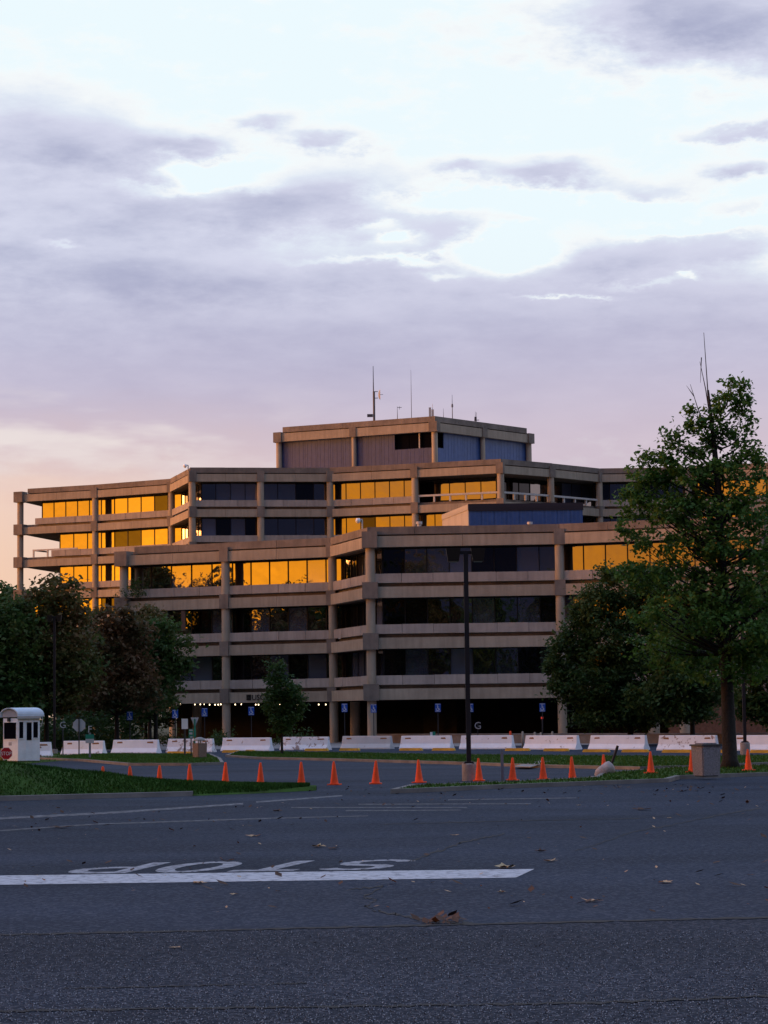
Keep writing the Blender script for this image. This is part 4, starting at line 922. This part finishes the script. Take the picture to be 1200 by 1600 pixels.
# near corner at origin; right face runs to +x (slightly back), left face runs back-left
ur = Vector((math.cos(R(12)), math.sin(R(12)), 0)); ulf = Vector((-math.sin(R(55)), math.cos(R(55)), 0)); LR, LL_, HB = 1.16, 1.22, 2.02
mp_ = p.y / F
LR = 33 * mp_ / ur.x; LL_ = 26 * mp_ / -ulf.x
def bq(face, a0, a1, z0, z1, o0, o1):
    u = ur if face else ulf; n = Vector((ur.y, -ur.x, 0)) if face else Vector((-ulf.y, ulf.x, 0))
    mm = Matrix(((u.x, n.x, 0, 0), (u.y, n.y, 0, 0), (0, 0, 1, 0), (0, 0, 0, 1))); return (a0, o0, z0), (a1, o1, z1), mm
zpx = lambda y: (1190.5 - y) * mp_
corners = [Vector((0, 0, 0)), ur * LR, ur * LR + ulf * LL_, ulf * LL_]
MB().prism(corners, .05, zpx(1123)).obj('wall', M['white'], bo)
MB().prism([c * 1.02 for c in corners], 0.012, .05).obj('base', M['frame'], bo)
def bwin(face, a0, a1, y0, y1):
    f = MB(); z1, z0 = zpx(y0), zpx(y1)
    for q in (bq(face, a0 - .035, a0, z0 - .035, z1 + .035, -.02, .03), bq(face, a1, a1 + .035, z0 - .035, z1 + .035, -.02, .03), bq(face, a0, a1, z1, z1 + .035, -.02, .03), bq(face, a0, a1, z0 - .035, z0, -.02, .03)): f.box(*q)
    w = f.obj('window', M['white'], bo); MB().box(*bq(face, a0, a1, z0, z1, -.01, .012)).obj('pane', M['tint'], w)
bwin(0, LL_ * .10, LL_ * .93, 1129.5, 1155); bwin(1, LR * .06, LR * .24, 1128.5, 1154); bwin(1, LR * .70, LR * .91, 1129, 1153.5)
f = MB()
for q in (bq(1, LR * .33, LR * .38, .06, zpx(1127), -.02, .035), bq(1, LR * .63, LR * .67, .06, zpx(1127), -.02, .035), bq(1, LR * .38, LR * .63, zpx(1129), zpx(1127), -.02, .035)): f.box(*q)
dr = f.obj('door', M['white'], bo); MB().box(*bq(1, LR * .40, LR * .62, zpx(1157), zpx(1130), -.01, .014)).obj('pane', M['tint'], dr)
MB().box(*bq(1, -.03, LR + .06, zpx(1123.5), zpx(1119.6), -.02, .12)).obj('fascia', M['pale'], bo)
MB().box(*bq(0, LL_ * .5, LL_ * .62, zpx(1128), zpx(1121), 0, .12)).obj('wall_lamp', M['spost'], bo)
MB().box(*bq(0, LL_ * .42, LL_ * .62, zpx(1165), zpx(1160), .001, .012)).obj('notice', M['alu'], bo)
pts = []; NA = 14; zr0 = zpx(1119.6); rise = zpx(1106.5) - zr0; half = LL_ / 2 + .14; mid = ulf * (LL_ / 2)
prof = [(half * math.cos(R(180 * k / NA)), zr0 + rise * math.sin(R(180 * k / NA)) ** .9) for k in range(NA + 1)]
def rp(e, q): return Vector((0, 0, 0)) + ur * e + mid - ulf * q[0] * 1.0 + Vector((0, 0, q[1]))
vs = [rp(-.10, q) for q in prof] + [rp(LR + .12, q) for q in prof] + [rp(-.10, (q[0] * .95, q[1] - .05)) for q in prof] + [rp(LR + .12, (q[0] * .95, q[1] - .05)) for q in prof]; n = NA + 1
fs = [(k, k + 1, n + k + 1, n + k) for k in range(NA)] + [(2 * n + k, 3 * n + k, 3 * n + k + 1, 2 * n + k + 1) for k in range(NA)] + [(k, 2 * n + k, 2 * n + k + 1, k + 1) for k in range(NA)] + [(n + k, n + k + 1, 3 * n + k + 1, 3 * n + k) for k in range(NA)]
MB().add(vs, fs).obj('roof', M['roofing'], bo)
gv = [rp(.0, (q[0] * .93, q[1] - .05)) for q in prof]; gw = [v + ur * .06 for v in gv]
MB().add(gv + gw, [tuple(range(n)), tuple(range(n, 2 * n))[::-1]]).obj('gable', M['alu'], bo)
gv = [rp(LR - .06, (q[0] * .93, q[1] - .05)) for q in prof]; gw = [v + ur * .06 for v in gv]
MB().add(gv + gw, [tuple(range(n)), tuple(range(n, 2 * n))[::-1]]).obj('gable', M['alu'], bo)
e0 = ur * LR + Vector((.02, -.02, zpx(1121))); MB().tube([e0, e0 + Vector((.12, 0, -.02)), e0 + Vector((.10, 0, -.3)), e0 + Vector((.02, 0, -.5))], .018, 6).obj('downpipe', M['pale'], bo)
# gate
M['owood'] = mat('orange_gate_paint', (.42, .12, .05), .8, .25, 6); M['pwood'] = mat('faded_gate_rail', (.30, .19, .17), .8, .25, 6); M['yelp'] = mat('yellow_post', (.45, .25, .05), .8, .2)
p = gp(26.5, 1189, .02); g = thing('road_gate', 'orange road gate with two faded rails in front of the guard booth', 'gate', (p.x, p.y, .012)); k = p.y / F; zg = lambda y: (1189 - y) * k
MB().box((-.055, -.05, 0), (.055, .05, zg(1165))).obj('gate_post', M['owood'], g)
MB().box((35 * k - .02, -.02, 0), (35 * k + .02, .02, zg(1166))).obj('end_post', M['spost'], g)
for y in (1168.2, 1181): MB().box((.056, -.03, zg(y + 1.3)), (38 * k, .03, zg(y - 1.3))).obj('rail', M['pwood'], g)
MB().box((-20 * k, -.03, zg(1171)), (-.056, .03, zg(1168.6))).obj('rail', M['pwood'], g)
p2 = gp(3.5, 1190, .0); q = thing('yellow_post', 'stubby yellow post at the left edge beside the red stop sign', 'post', (p2.x, p2.y, .012), 0, None, MB().tube([(0, 0, 0), (0, 0, .62), (0, 0, .66)], [.09, .085, .04], 10).mesh('yellow_post', M['yelp'], True))
p3 = gp(10.5, 1191, 0.0); s = thing('stop_sign', 'red octagonal STOP sign standing low in front of the guard booth', 'sign', (p3.x, p3.y - .12, .012)); k = p3.y / F; zc = (1191 - 1177.7) * k; r = 10.2 * k
MB().box((-.03, .0, 0), (.03, .04, zc + r * .8)).obj('post', M['spost'], s)
MB().plate([(r * math.cos(R(22.5 + 45 * j)), zc + r * math.sin(R(22.5 + 45 * j))) for j in range(8)], -.02, -.004).obj('white_rim', M['signw'], s)
MB().plate([(r * .92 * math.cos(R(22.5 + 45 * j)), zc + r * .92 * math.sin(R(22.5 + 45 * j))) for j in range(8)], -.028, -.0205).obj('sign_face', M['red'], s)
t = link('lettering', text_mesh('STOP', r * .78, M['signw'], .003), s); t.location = (0, -.032, zc - r * .27); t.rotation_euler = (R(90), 0, 0); t.scale = (.86, 1, 1)

# ------------------------------------------------------------------ trees
def leafmat(name, cols, nscale=.35, trans=.4):
    mt = D.materials.new(name); mt.use_nodes = True; t = mt.node_tree; t.nodes.clear(); o = t.nodes.new('ShaderNodeOutputMaterial')
    geo = t.nodes.new('ShaderNodeNewGeometry'); n = t.nodes.new('ShaderNodeTexNoise'); n.inputs['Scale'].default_value = nscale; n.inputs['Detail'].default_value = 4
    tcn = t.nodes.new('ShaderNodeTexCoord'); t.links.new(tcn.outputs['Object'], n.inputs['Vector'])
    ad = t.nodes.new('ShaderNodeMath'); ad.operation = 'MULTIPLY_ADD'; ad.inputs[1].default_value = .30; t.links.new(geo.outputs['Random Per Island'], ad.inputs[0]); t.links.new(n.outputs['Fac'], ad.inputs[2])
    rp = t.nodes.new('ShaderNodeValToRGB'); e = rp.color_ramp.elements; e[0].position = .45; e[1].position = .85; e[0].color = (*cols[0], 1); e[1].color = (*cols[-1], 1)
    for i, c in enumerate(cols[1:-1]): q = e.new(.45 + .40 * (i + 1) / (len(cols) - 1)); q.color = (*c, 1)
    t.links.new(ad.outputs[0], rp.inputs[0])
    pr = t.nodes.new('ShaderNodeBsdfPrincipled'); pr.inputs['Roughness'].default_value = .6; pr.inputs['Specular IOR Level'].default_value = .25; t.links.new(rp.outputs[0], pr.inputs['Base Color'])
    tr = t.nodes.new('ShaderNodeBsdfTranslucent'); t.links.new(rp.outputs[0], tr.inputs[0]); mx = t.nodes.new('ShaderNodeMixShader'); mx.inputs[0].default_value = trans
    t.links.new(pr.outputs[0], mx.inputs[1]); t.links.new(tr.outputs[0], mx.inputs[2]); t.links.new(mx.outputs[0], o.inputs[0]); return mt
M['bark'] = mat('dark_bark', (.024, .020, .018), .95, .35, 3, bump=.8, bscale=12, stretch=(1, 1, .2))
M['lfG'] = leafmat('green_leaves', [(.042, .10, .017), (.068, .155, .026), (.10, .18, .034)])
M['lfD'] = leafmat('deep_green_leaves', [(.028, .062, .016), (.046, .092, .022), (.085, .115, .028)])
M['lfB'] = leafmat('browning_leaves', [(.055, .095, .022), (.12, .11, .032), (.19, .105, .042)], .3)
M['lfR'] = leafmat('russet_leaves', [(.055, .065, .024), (.14, .085, .036), (.17, .085, .042)], .45)
M['lfM'] = leafmat('mid_green_leaves', [(.034, .080, .020), (.058, .115, .026), (.10, .12, .030)])
def leaf_quads(cent, rad, per, size):
    """leaves gathered in clumps; each leaf a kinked quad"""
    n = len(cent) * per; c = np.repeat(np.array(cent), per, 0); rr = np.repeat(np.array(rad), per)
    p = c + RNG.normal(0, .5, (n, 3)) * rr[:, None] * np.array([1, 1, .8]); s = size * RNG.uniform(.6, 1.35, n)
    nrm = RNG.normal(0, 1, (n, 3)); nrm[:, 2] = np.abs(nrm[:, 2]) + .35; nrm /= np.linalg.norm(nrm, axis=1)[:, None]
    a = np.cross(nrm, RNG.normal(0, 1, (n, 3))); a /= np.linalg.norm(a, axis=1)[:, None] + 1e-9; b = np.cross(nrm, a)
    q = np.empty((n, 4, 3)); q[:, 0] = p - a * s[:, None] * .6; q[:, 1] = p + b * s[:, None] * .36 + nrm * s[:, None] * .1; q[:, 2] = p + a * s[:, None] * .6; q[:, 3] = p - b * s[:, None] * .36 + nrm * s[:, None] * .1
    return q
def tree_parts(lumps, trunk_h, tr, leaf, size, per, lean=0., crad=.5, branch_every=4, twigs=(), trunk_pts=None):
    """lumps: (x, y, z, rx, ry, rz, n) in metres from the foot; returns crown and trunk meshes"""
    cent, rad = [], []; wood = MB()
    tp = trunk_pts or [(0, 0, -.05), (.02, 0, .25), (.03 + lean * .3, .02, trunk_h * .35), (lean * .6, -.03, trunk_h * .7), (lean, 0, trunk_h)]
    nt = len(tp); wood.tube(tp, [tr * 1.5, tr * 1.05] + [tr * (.95 - .8 * i / (nt - 2)) for i in range(1, nt - 1)], 10)
    for lx, ly, lz, rx, ry, rz, n in lumps:
        for k in range(n):
            d = RNG.normal(0, 1, 3); d /= np.linalg.norm(d); r = RNG.uniform(.35, 1.) ** .6
            c = np.array([lx, ly, lz]) + d * r * np.array([rx, ry, rz]) * RNG.uniform(.85, 1.12)
            if c[2] < .3: continue
            cent.append(c); rad.append(crad * RNG.uniform(.5, 1.25))
            if k % branch_every == 0 and c[2] > trunk_h * .33:
                L = Vector((lx, ly, lz)); z = min(trunk_h * .95, max(trunk_h * .30, c[2] - .55 * math.hypot(c[0], c[1]) - .2)); f = z / trunk_h
                s = Vector((lean * f, 0, z)); e = Vector(c); mid = s.lerp(e, .55) + Vector((RNG.normal(0, .15), RNG.normal(0, .15), -.06 * (e - s).length))
                w = tr * (.16 + .16 * random.random()) * (1 - .45 * f); wood.tube([s, s.lerp(mid, .5) + Vector((0, 0, -.05)), mid, e], [w, w * .75, w * .5, w * .16], 5, False)
    for pts, w in twigs: wood.tube(pts, [w * (1 - .75 * i / (len(pts) - 1)) for i in range(len(pts))], 5)
    return np_tris('crown', leaf_quads(cent, rad, per, size), M[leaf], True), wood.mesh('trunk', M['bark'], True)
def plant_tree(name, label, base, parts, rz=0., sc=1., group=None, cat='tree', szc=None):
    o = thing(name, label, cat, base, rz, group); o.scale = (sc, sc, szc or sc); link('crown', parts[0], o); link('trunk', parts[1], o); return o
def lumps_px(base_px, lst, mult=1.0):
    """lump list given by where it stands against the scene: x, y, rx, ry in photograph pixels -> metres"""
    bx_, by_ = base_px; p = gp(bx_, by_); k = p.y / F; out = []
    for x, y, rx, ry, n in lst: out.append(((x - bx_) * k, RNG.normal(0, .25) * rx * k, (by_ - y) * k, rx * k, rx * k * .9, ry * k, int(n * mult)))
    return p, k, out
# the big tree on the right
p, k, lm = lumps_px((1141, 1204), [(1165, 612, 20, 16, 16), (1150, 640, 24, 22, 22), (1180, 650, 16, 34, 24), (1130, 668, 22, 26, 24), (1098, 660, 16, 22, 18), (1102, 700, 30, 24, 32), (1062, 688, 16, 14, 12), (1048, 724, 28, 20, 26), (1020, 718, 16, 12, 9),
    (1012, 752, 28, 18, 26), (1165, 700, 26, 34, 26), (1080, 752, 48, 26, 56), (1140, 745, 46, 30, 60), (1190, 735, 22, 34, 26), (1000, 790, 30, 26, 34), (1050, 800, 50, 30, 66), (1120, 810, 62, 36, 100), (1190, 800, 40, 40, 60), (985, 826, 16, 16, 10), (1030, 846, 46, 18, 30),
    (1090, 860, 60, 30, 62), (1160, 870, 60, 34, 70), (1220, 860, 40, 40, 40), (1070, 915, 70, 32, 90), (1000, 905, 34, 24, 34), (1140, 930, 70, 40, 100), (1210, 930, 50, 40, 60), (1060, 970, 76, 34, 100), (1150, 990, 74, 36, 100), (1215, 1000, 50, 40, 60), (1050, 1020, 60, 30, 60), (1120, 1045, 66, 28, 66), (1190, 1050, 40, 26, 30)])
lm = [(a, b, c, d, e, f, int(n * (.62 if c > 8.6 else .64))) for a, b, c, d, e, f, n in lm]
zt = lambda y: (1204 - y) * k
xt = lambda x: (x - 1141) * k
tw = [([(xt(1128), 0, zt(690)), (xt(1121), 0, zt(620)), (xt(1117), .05, zt(520))], .036), ([(xt(1124), 0, zt(660)), (xt(1118), .1, zt(610)), (xt(1110), .1, zt(566))], .03), ([(xt(1112), 0, zt(560)), (xt(1110), .1, zt(600))], .02), ([(xt(1122), 0, zt(690)), (xt(1104), 0, zt(640)), (xt(1094), .1, zt(602))], .028), ([(xt(1099), 0, zt(622)), (xt(1088), .1, zt(604))], .02), ([(xt(1160), 0, zt(705)), (xt(1164), 0, zt(680))], .03)]
pr = tree_parts(lm, zt(620), .26, 'lfG', .155, 24, crad=.36, branch_every=5, twigs=tw, trunk_pts=[(0, 0, -.05), (.0, 0, .3), (xt(1139), 0, zt(1050)), (xt(1137), .05, zt(900)), (xt(1133), 0, zt(760)), (xt(1127), .0, zt(680)), (xt(1121), 0, zt(612))])
plant_tree('broadleaf_tree', 'tall green tree with a bare twig leader rising above the right roofline', (p.x, p.y, .1), pr)
# darker trees behind it
def ptree(label, base, lst, leaf, size, per, crad, tr=.16, mult=1., group=None, th=None, name='broadleaf_tree', be=5):
    p, k, lm = lumps_px(base, lst, mult); top = max(l[2] + l[5] for l in lm); pr = tree_parts(lm, th or top * .8, tr, leaf, size, per, crad=crad, branch_every=be); plant_tree(name, label, (p.x, p.y, 0.012), pr, group=group); return pr
ptree('dense dark tree overhanging the white barriers left of the big green tree', (985, 1164.5), [(878, 1010, 16, 16, 12), (870, 1075, 14, 14, 10), (915, 960, 20, 16, 16), (960, 900, 22, 14, 18), (1020, 905, 30, 18, 26), (870, 1040, 16, 16, 12), (1085, 1110, 50, 22, 60), (935, 945, 44, 30, 60), (985, 920, 50, 30, 70), (905, 1000, 34, 36, 50), (955, 1000, 60, 44, 120), (1030, 960, 50, 50, 90), (888, 1045, 28, 24, 34), (935, 1065, 60, 36, 110), (940, 1122, 50, 16, 50), (1000, 1120, 50, 18, 60), (1000, 1060, 66, 44, 120), (960, 1110, 50, 22, 60), (900, 1090, 26, 18, 24), (1060, 1040, 50, 60, 90)], 'lfD', .21, 40, .60, .2)
ptree('dark tree before the brick wall, right of the dense dark tree', (1082, 1165), [(1060, 1010, 50, 50, 90), (1110, 1000, 50, 50, 90), (1060, 1075, 50, 30, 80), (1110, 1080, 44, 26, 60), (1020, 1090, 36, 24, 40), (1060, 1108, 46, 16, 50)], 'lfD', .26, 24, .55, .17)
ptree('dark tree at the right edge behind the second lamp post', (1235, 1170), [(1190, 950, 50, 50, 80), (1240, 900, 60, 60, 90), (1190, 1040, 50, 50, 100), (1250, 1030, 60, 60, 100), (1180, 1100, 36, 30, 60), (1230, 1110, 60, 30, 70)], 'lfD', .26, 24, .55, .2)
# young tree before the left facade
ptree('slim young tree on the verge in front of the building entrance', (440, 1181), [(434, 1043, 13, 10, 14), (432, 1062, 20, 14, 32), (444, 1080, 26, 14, 44), (432, 1100, 28, 16, 52), (456, 1090, 18, 14, 24), (443, 1122, 26, 14, 40), (466, 1108, 12, 12, 12), (440, 1138, 18, 10, 16)], 'lfD', .15, 22, .30, .07, name='young_tree', be=3)
# trees on the left
LT = [('green tree with brown tinged leaves, tallest of the left group, under the far left wing', (72, 1176), [(85, 925, 36, 26, 44), (60, 950, 44, 26, 60), (105, 955, 34, 32, 50), (90, 1000, 62, 40, 130), (60, 1030, 56, 40, 110), (110, 1050, 50, 44, 110), (80, 1090, 66, 30, 120)], 'lfB'),
      ('green tree cut by the left edge of the picture, behind the guard booth', (-6, 1178), [(0, 960, 46, 30, 60), (20, 1000, 50, 44, 90), (-20, 1030, 60, 60, 110), (20, 1070, 46, 40, 90), (10, 1110, 50, 24, 60)], 'lfM'),
      ('russet leaved tree in the middle of the left group', (182, 1172), [(180, 968, 34, 20, 40), (165, 1000, 46, 26, 70), (205, 995, 40, 26, 60), (185, 1045, 56, 34, 120), (165, 1085, 46, 30, 80), (215, 1080, 44, 30, 80)], 'lfR'),
      ('dark green tree with spreading boughs nearest the left facade', (243, 1170), [(250, 990, 32, 20, 40), (225, 1010, 36, 26, 50), (275, 1012, 26, 14, 26), (250, 1040, 44, 26, 80), (285, 1036, 20, 10, 14), (240, 1080, 46, 26, 80), (215, 1110, 44, 20, 50)], 'lfM'),
      ('dark evergreen filling the gap behind the left trees', (140, 1166), [(135, 975, 30, 30, 50), (135, 1020, 44, 40, 90), (130, 1080, 60, 40, 130), (150, 1110, 60, 26, 90)], 'lfD')]
protos = [ptree(l, b, s, lf, .27, 22, .60, .17, mult=.9) for l, b, s, lf in LT]
# undergrowth and wood beyond, off to the left and behind
extra = 'tree of the dark wood beyond the left trees, only glimpsed between them'
spots = [(-35, 175), (-30, 185), (-39, 190), (-27, 168), (-46, 180), (-34, 205), (-26, 196), (-22, 176), (-20, 192), (-17.5, 171)]
for i, (x, y) in enumerate(spots): plant_tree('broadleaf_tree', extra, (x, y, 0), protos[(0, 2, 4)[i % 3]], random.uniform(0, 6), random.uniform(.75, .95), 'dark wood beyond the left trees')
far = 'distant tree showing over the left trees below the pink horizon'
for i, (x, y, s) in enumerate(((-62, 330, 2.35), (-55, 335, 2.3), (-49, 345, 2.1), (-70, 340, 2.4), (-43, 350, 1.9), (-36, 340, 1.6))): plant_tree('broadleaf_tree', far, (x, y, 0), protos[(4, 1, 4)[i % 3]], random.uniform(0, 6), s, 'distant trees at the left horizon')
# wood west of the lot: mirrored in windows, some trees added to block sun
wood = [(-62, 128, 1.23), (-70, 140, 1.37), (-56, 116, 1.3), (-77, 125, 1.42), (-66, 112, 1.33), (-84, 146, 1.46), (-52, 104, 1.25), (-60, 96, 1.5), (-72, 100, 1.46), (-90, 130, 1.56), (-48, 88, 1.35), (-40, 72, 1.2), (-33, 60, 1.25), (-27, 48, 1.2), (-36, 46, 1.4), (-44, 58, 1.5), (-30, 30, 1.3), (-22, 34, 1.0), (-55, 76, 1.5), (-46, 40, 1.6), (-58, 56, 1.5), (-76, 156, 1.5), (-62, 150, 1.4), (-46, 160, 1.1), (-50, 146, 1.0), (-47, 138, .95), (-44, 130, .95), (-52, 132, 1.05), (-41, 122, .9), (-46, 115, 1.0), (-56, 140, 1.1), (-54, 124, 1.1), (-39, 112, .9), (-50, 170, 1.45), (-48, 178, 1.5), (-55, 184, 1.5), (-52, 164, 1.4), (-58, 176, 1.6), (-60, 166, 1.6), (-46, 187, 1.4), (-62, 190, 1.6), (-44, 172, 1.3), (-54, 194, 1.5), (-40, 156, 1.26), (-43, 150, 1.32), (-38, 148, 1.20), (-36, 160, 1.20), (-45, 143, 1.32), (-36, 152, 1.14), (-41, 163, 1.20), (-39, 142, 1.20), (-34, 156, 1.14), (-24, 62, 1.5), (-30, 70, 1.6), (-20, 52, 1.4), (-26, 56, 1.55), (-33, 64, 1.6), (-22, 44, 1.35)]
for i, (x, y, s) in enumerate(wood): plant_tree('broadleaf_tree', 'tree of the unseen wood along the left side, which the windows mirror and which shades the front block', (x, y, 0), protos[(1, 0, 2, 4)[i % 4]], random.uniform(0, 6), s * 1.14, 'wood on the left mirrored in the windows')
for i, x in enumerate((-48, -35, -24, -14, -3, 8, 17, 28, 40, 52)): plant_tree('broadleaf_tree', 'tree of the row across the road behind the viewer', (x, -42 - 5 * (i % 3), 0), protos[(1, 4, 0)[i % 3]], random.uniform(0, 6), random.uniform(2.3, 2.7), 'trees across the road')
# shrub on the terrace ledge
p = at(209, 938, 188.5); zsh = ZR - ST + 1.13
cent = [np.array([RNG.normal(0, .5), RNG.normal(0, .2), abs(RNG.normal(0, .55)) + .1]) for _ in range(26)]
sh = thing('terrace_shrub', 'green shrub growing on the terrace ledge at the left end of the front block', 'shrub', (p.x, p.y, zsh)); link('foliage', np_tris('foliage', leaf_quads(cent, [.3] * 26, 22, .14), M['lfM'], True), sh)
# low shrubs along the ground behind the barriers
shm = []
for v in range(2):
    cent = [np.array([RNG.normal(0, .8), RNG.normal(0, .4), abs(RNG.normal(0, .4)) + .1]) for _ in range(40)]; shm.append(np_tris('foliage', leaf_quads(cent, [.35] * 40, 16, .16), M['lfD'], True))
cent = [np.array([RNG.uniform(-28, -17), RNG.normal(158.5, 1.6), abs(RNG.normal(0, 1.3)) + .1]) for _ in range(560)]
ug = link('undergrowth', np_tris('undergrowth', leaf_quads(cent, [.5] * 560, 16, .22), M['lfD'], True)); ug['kind'] = 'stuff'
for i, (px, lab) in enumerate(((88, 'low dark shrub in the gap right of the guard booth'), (168, 'low shrub between two barriers left of the first blue sign'), (255, 'low dark shrub behind the gap left of the stained barrier'), (343, 'low shrub behind the gap left of the entrance barrier'), (470, 'low shrub behind the flaking barrier'))):
    p = gp(px, 1166); sh = thing('low_shrub', lab, 'shrub', (p.x, p.y, .012), random.uniform(0, 3)); link('foliage', shm[i % 2], sh)

# ------------------------------------------------------------------ fallen leaves and litter
M['leafT'] = mat('dry_leaf_tan', (.42, .28, .16), .9, .25, 14); M['leafB'] = mat('dry_leaf_brown', (.075, .04, .025), .9, .3, 14); M['leafY'] = mat('dry_leaf_pale', (.40, .30, .17), .9, .2, 14)
def leafmesh(mk, seed):
    rg = random.Random(seed); n = 14; ol = []
    for i in range(n):
        a = 6.28319 * i / n; lobe = 1 + .42 * math.cos(5 * a) + rg.uniform(-.12, .12); ol.append((math.cos(a) * lobe * .6, math.sin(a) * lobe * .45))
    cu = rg.uniform(.25, .8); vs = [(x, y, .03 + cu * .35 * abs(x) ** 1.5 + rg.uniform(-.03, .07)) for x, y in ol] + [(x * .45, y * .45, .02 + rg.uniform(0, .05)) for x, y in ol] + [(0, 0, .03)]
    fs = [(i, (i + 1) % n, n + (i + 1) % n, n + i) for i in range(n)] + [(n + i, n + (i + 1) % n, 2 * n) for i in range(n)]
    mb = MB().add(vs, fs).tube([(.0, 0, .03), (-.5, .03, .05), (-.9, .08, .10)], [.02, .015, .012], 4); return mb.mesh('fallen_leaf', M[mk])
LM = {mk: [leafmesh(mk, 5 + i + 10 * j) for i in range(4)] for j, mk in enumerate(('leafT', 'leafB', 'leafY'))}
lv = [(96, 1294, 32, 'leafB', 'broad brown leaf lying at the left between the worn lines'), (790, 1356.5, 40, 'leafY', 'long curled tan leaf lying on the right end of the stop bar'), (860, 1346.5, 26, 'leafT', 'flat tan leaf lying just right of the stop bar, beyond it'), (845, 1331, 24, 'leafB', 'dark brown leaf lying above the right end of the stop bar'),
 (1040, 1380, 28, 'leafT', 'spiky tan leaf lying furthest right in the middle distance'), (925, 1409, 30, 'leafT', 'tan leaf lying before the seam on the right'), (783, 1395, 16, 'leafY', 'small upright pale leaf just in front of the stop bar end'), (311, 1381, 28, 'leafT', 'tan leaf lying in front of the stop bar on the left'),
 (366, 1398.5, 16, 'leafY', 'small tan leaf lying in front of the stop bar left of centre'), (497, 1324, 26, 'leafY', 'pale leaf lying beyond the word STOP'), (521, 1327, 22, 'leafB', 'dark leaf lying right beside the pale leaf beyond STOP'), (396, 1307.5, 24, 'leafT', 'tan leaf lying left of centre beyond the stop lettering'),
 (1047, 1279, 12, 'leafY', 'pale puffy leaf standing up on the right asphalt'), (1004, 1266, 34, 'leafB', 'long dark leaf heap lying on the right asphalt'), (355, 1346, 22, 'leafB', 'dark leaf lying on the painted letter O'), (433, 1268, 20, 'leafB', 'dark leaf lying beside the curving lane line'),
 (91, 1263, 10, 'leafB', 'small dark leaf lying below the left grass bank'), (274, 1483, 20, 'leafT', 'rusty leaf scrap lying on the coarse asphalt in the foreground'), (434, 1394, 10, 'leafB', 'tiny leaf lying in front of the stop bar near the middle'), (710, 1306, 14, 'leafT', 'small leaf lying beyond the right end of the word STOP'),
 (1174, 1368, 12, 'leafB', 'small dark leaf at the far right edge of the asphalt'), (1043, 1259, 8, 'leafB', 'tiny dark speck of leaf right of the long leaf heap'), (904, 1259, 12, 'leafT', 'small reddish leaf lying below the tipped footing'), (16, 1264, 10, 'leafB', 'dark leaf at the far left below the grass bank')]
for i, (px, py, w, mk, lab) in enumerate(lv):
    p = gp(px, py); s = w * p.y / F * .74; o = thing('fallen_leaf', lab, 'leaf', (p.x, p.y, .010 if py < 1440 else .016), random.uniform(0, 6.28), 'fallen leaves on the asphalt', random.choice(LM[mk])); o.scale = (s, s, s * .9)
# loose leaf litter, too much to count
def litter(name, spots, mk, smin, smax):
    q = []
    for px, py in spots:
        p = gp(px, py); s = random.uniform(smin, smax); a = random.uniform(0, 6.28); c, sn = math.cos(a) * s, math.sin(a) * s
        t = random.uniform(.2, .9) * s
        q.append([(p.x - c, p.y - sn, .010), (p.x + sn * .5, p.y - c * .5, .014 + t * .5), (p.x + c, p.y + sn, .012 + t), (p.x - sn * .5, p.y + c * .5, .014 + t * .3)])
    o = link(name, np_tris(name, np.array(q), M[mk], True)); o['kind'] = 'stuff'; return o
sp = [(random.gauss(966, 12), random.gauss(1231, 1.5)) for _ in range(22)] + [(random.gauss(1050, 24), random.gauss(1237, 1.2)) for _ in range(18)] + [(random.gauss(1085, 20), random.gauss(1230, 2)) for _ in range(16)] + [(random.uniform(480, 1200), random.uniform(1226, 1262)) for _ in range(110)] + [(random.uniform(0, 500), random.uniform(1258, 1300)) for _ in range(50)] + [(random.gauss(700, 16), random.gauss(1441, 3)) for _ in range(30)] + [(random.uniform(0, 1200), random.uniform(1270, 1430)) for _ in range(60)]
litter('leaf_litter', sp, 'leafB', .03, .10)
litter('leaf_litter', [(random.uniform(0, 1200), 1228 + 200 * random.random() ** 1.6) for _ in range(130)], 'leafT', .012, .05)
# loose stones on the coarse road surface
M['grit'] = mat('pale_grit', (.20, .20, .215), .85, .5, 30)
q = []
for _ in range(13000):
    px = random.uniform(-20, 1220); py = random.uniform(1455, 1612); p = gp(px, py); s = random.uniform(.004, .011); a = random.uniform(0, 3.1); c, sn = math.cos(a) * s, math.sin(a) * s
    q.append([(p.x - c, p.y - sn, .008), (p.x + sn, p.y - c, .008 + s * .7), (p.x + c, p.y + sn, .009), (p.x - sn, p.y + c, .008 + s * .9)])
o = link('grit', np_tris('grit', np.array(q), M['grit'], True)); o['kind'] = 'stuff'
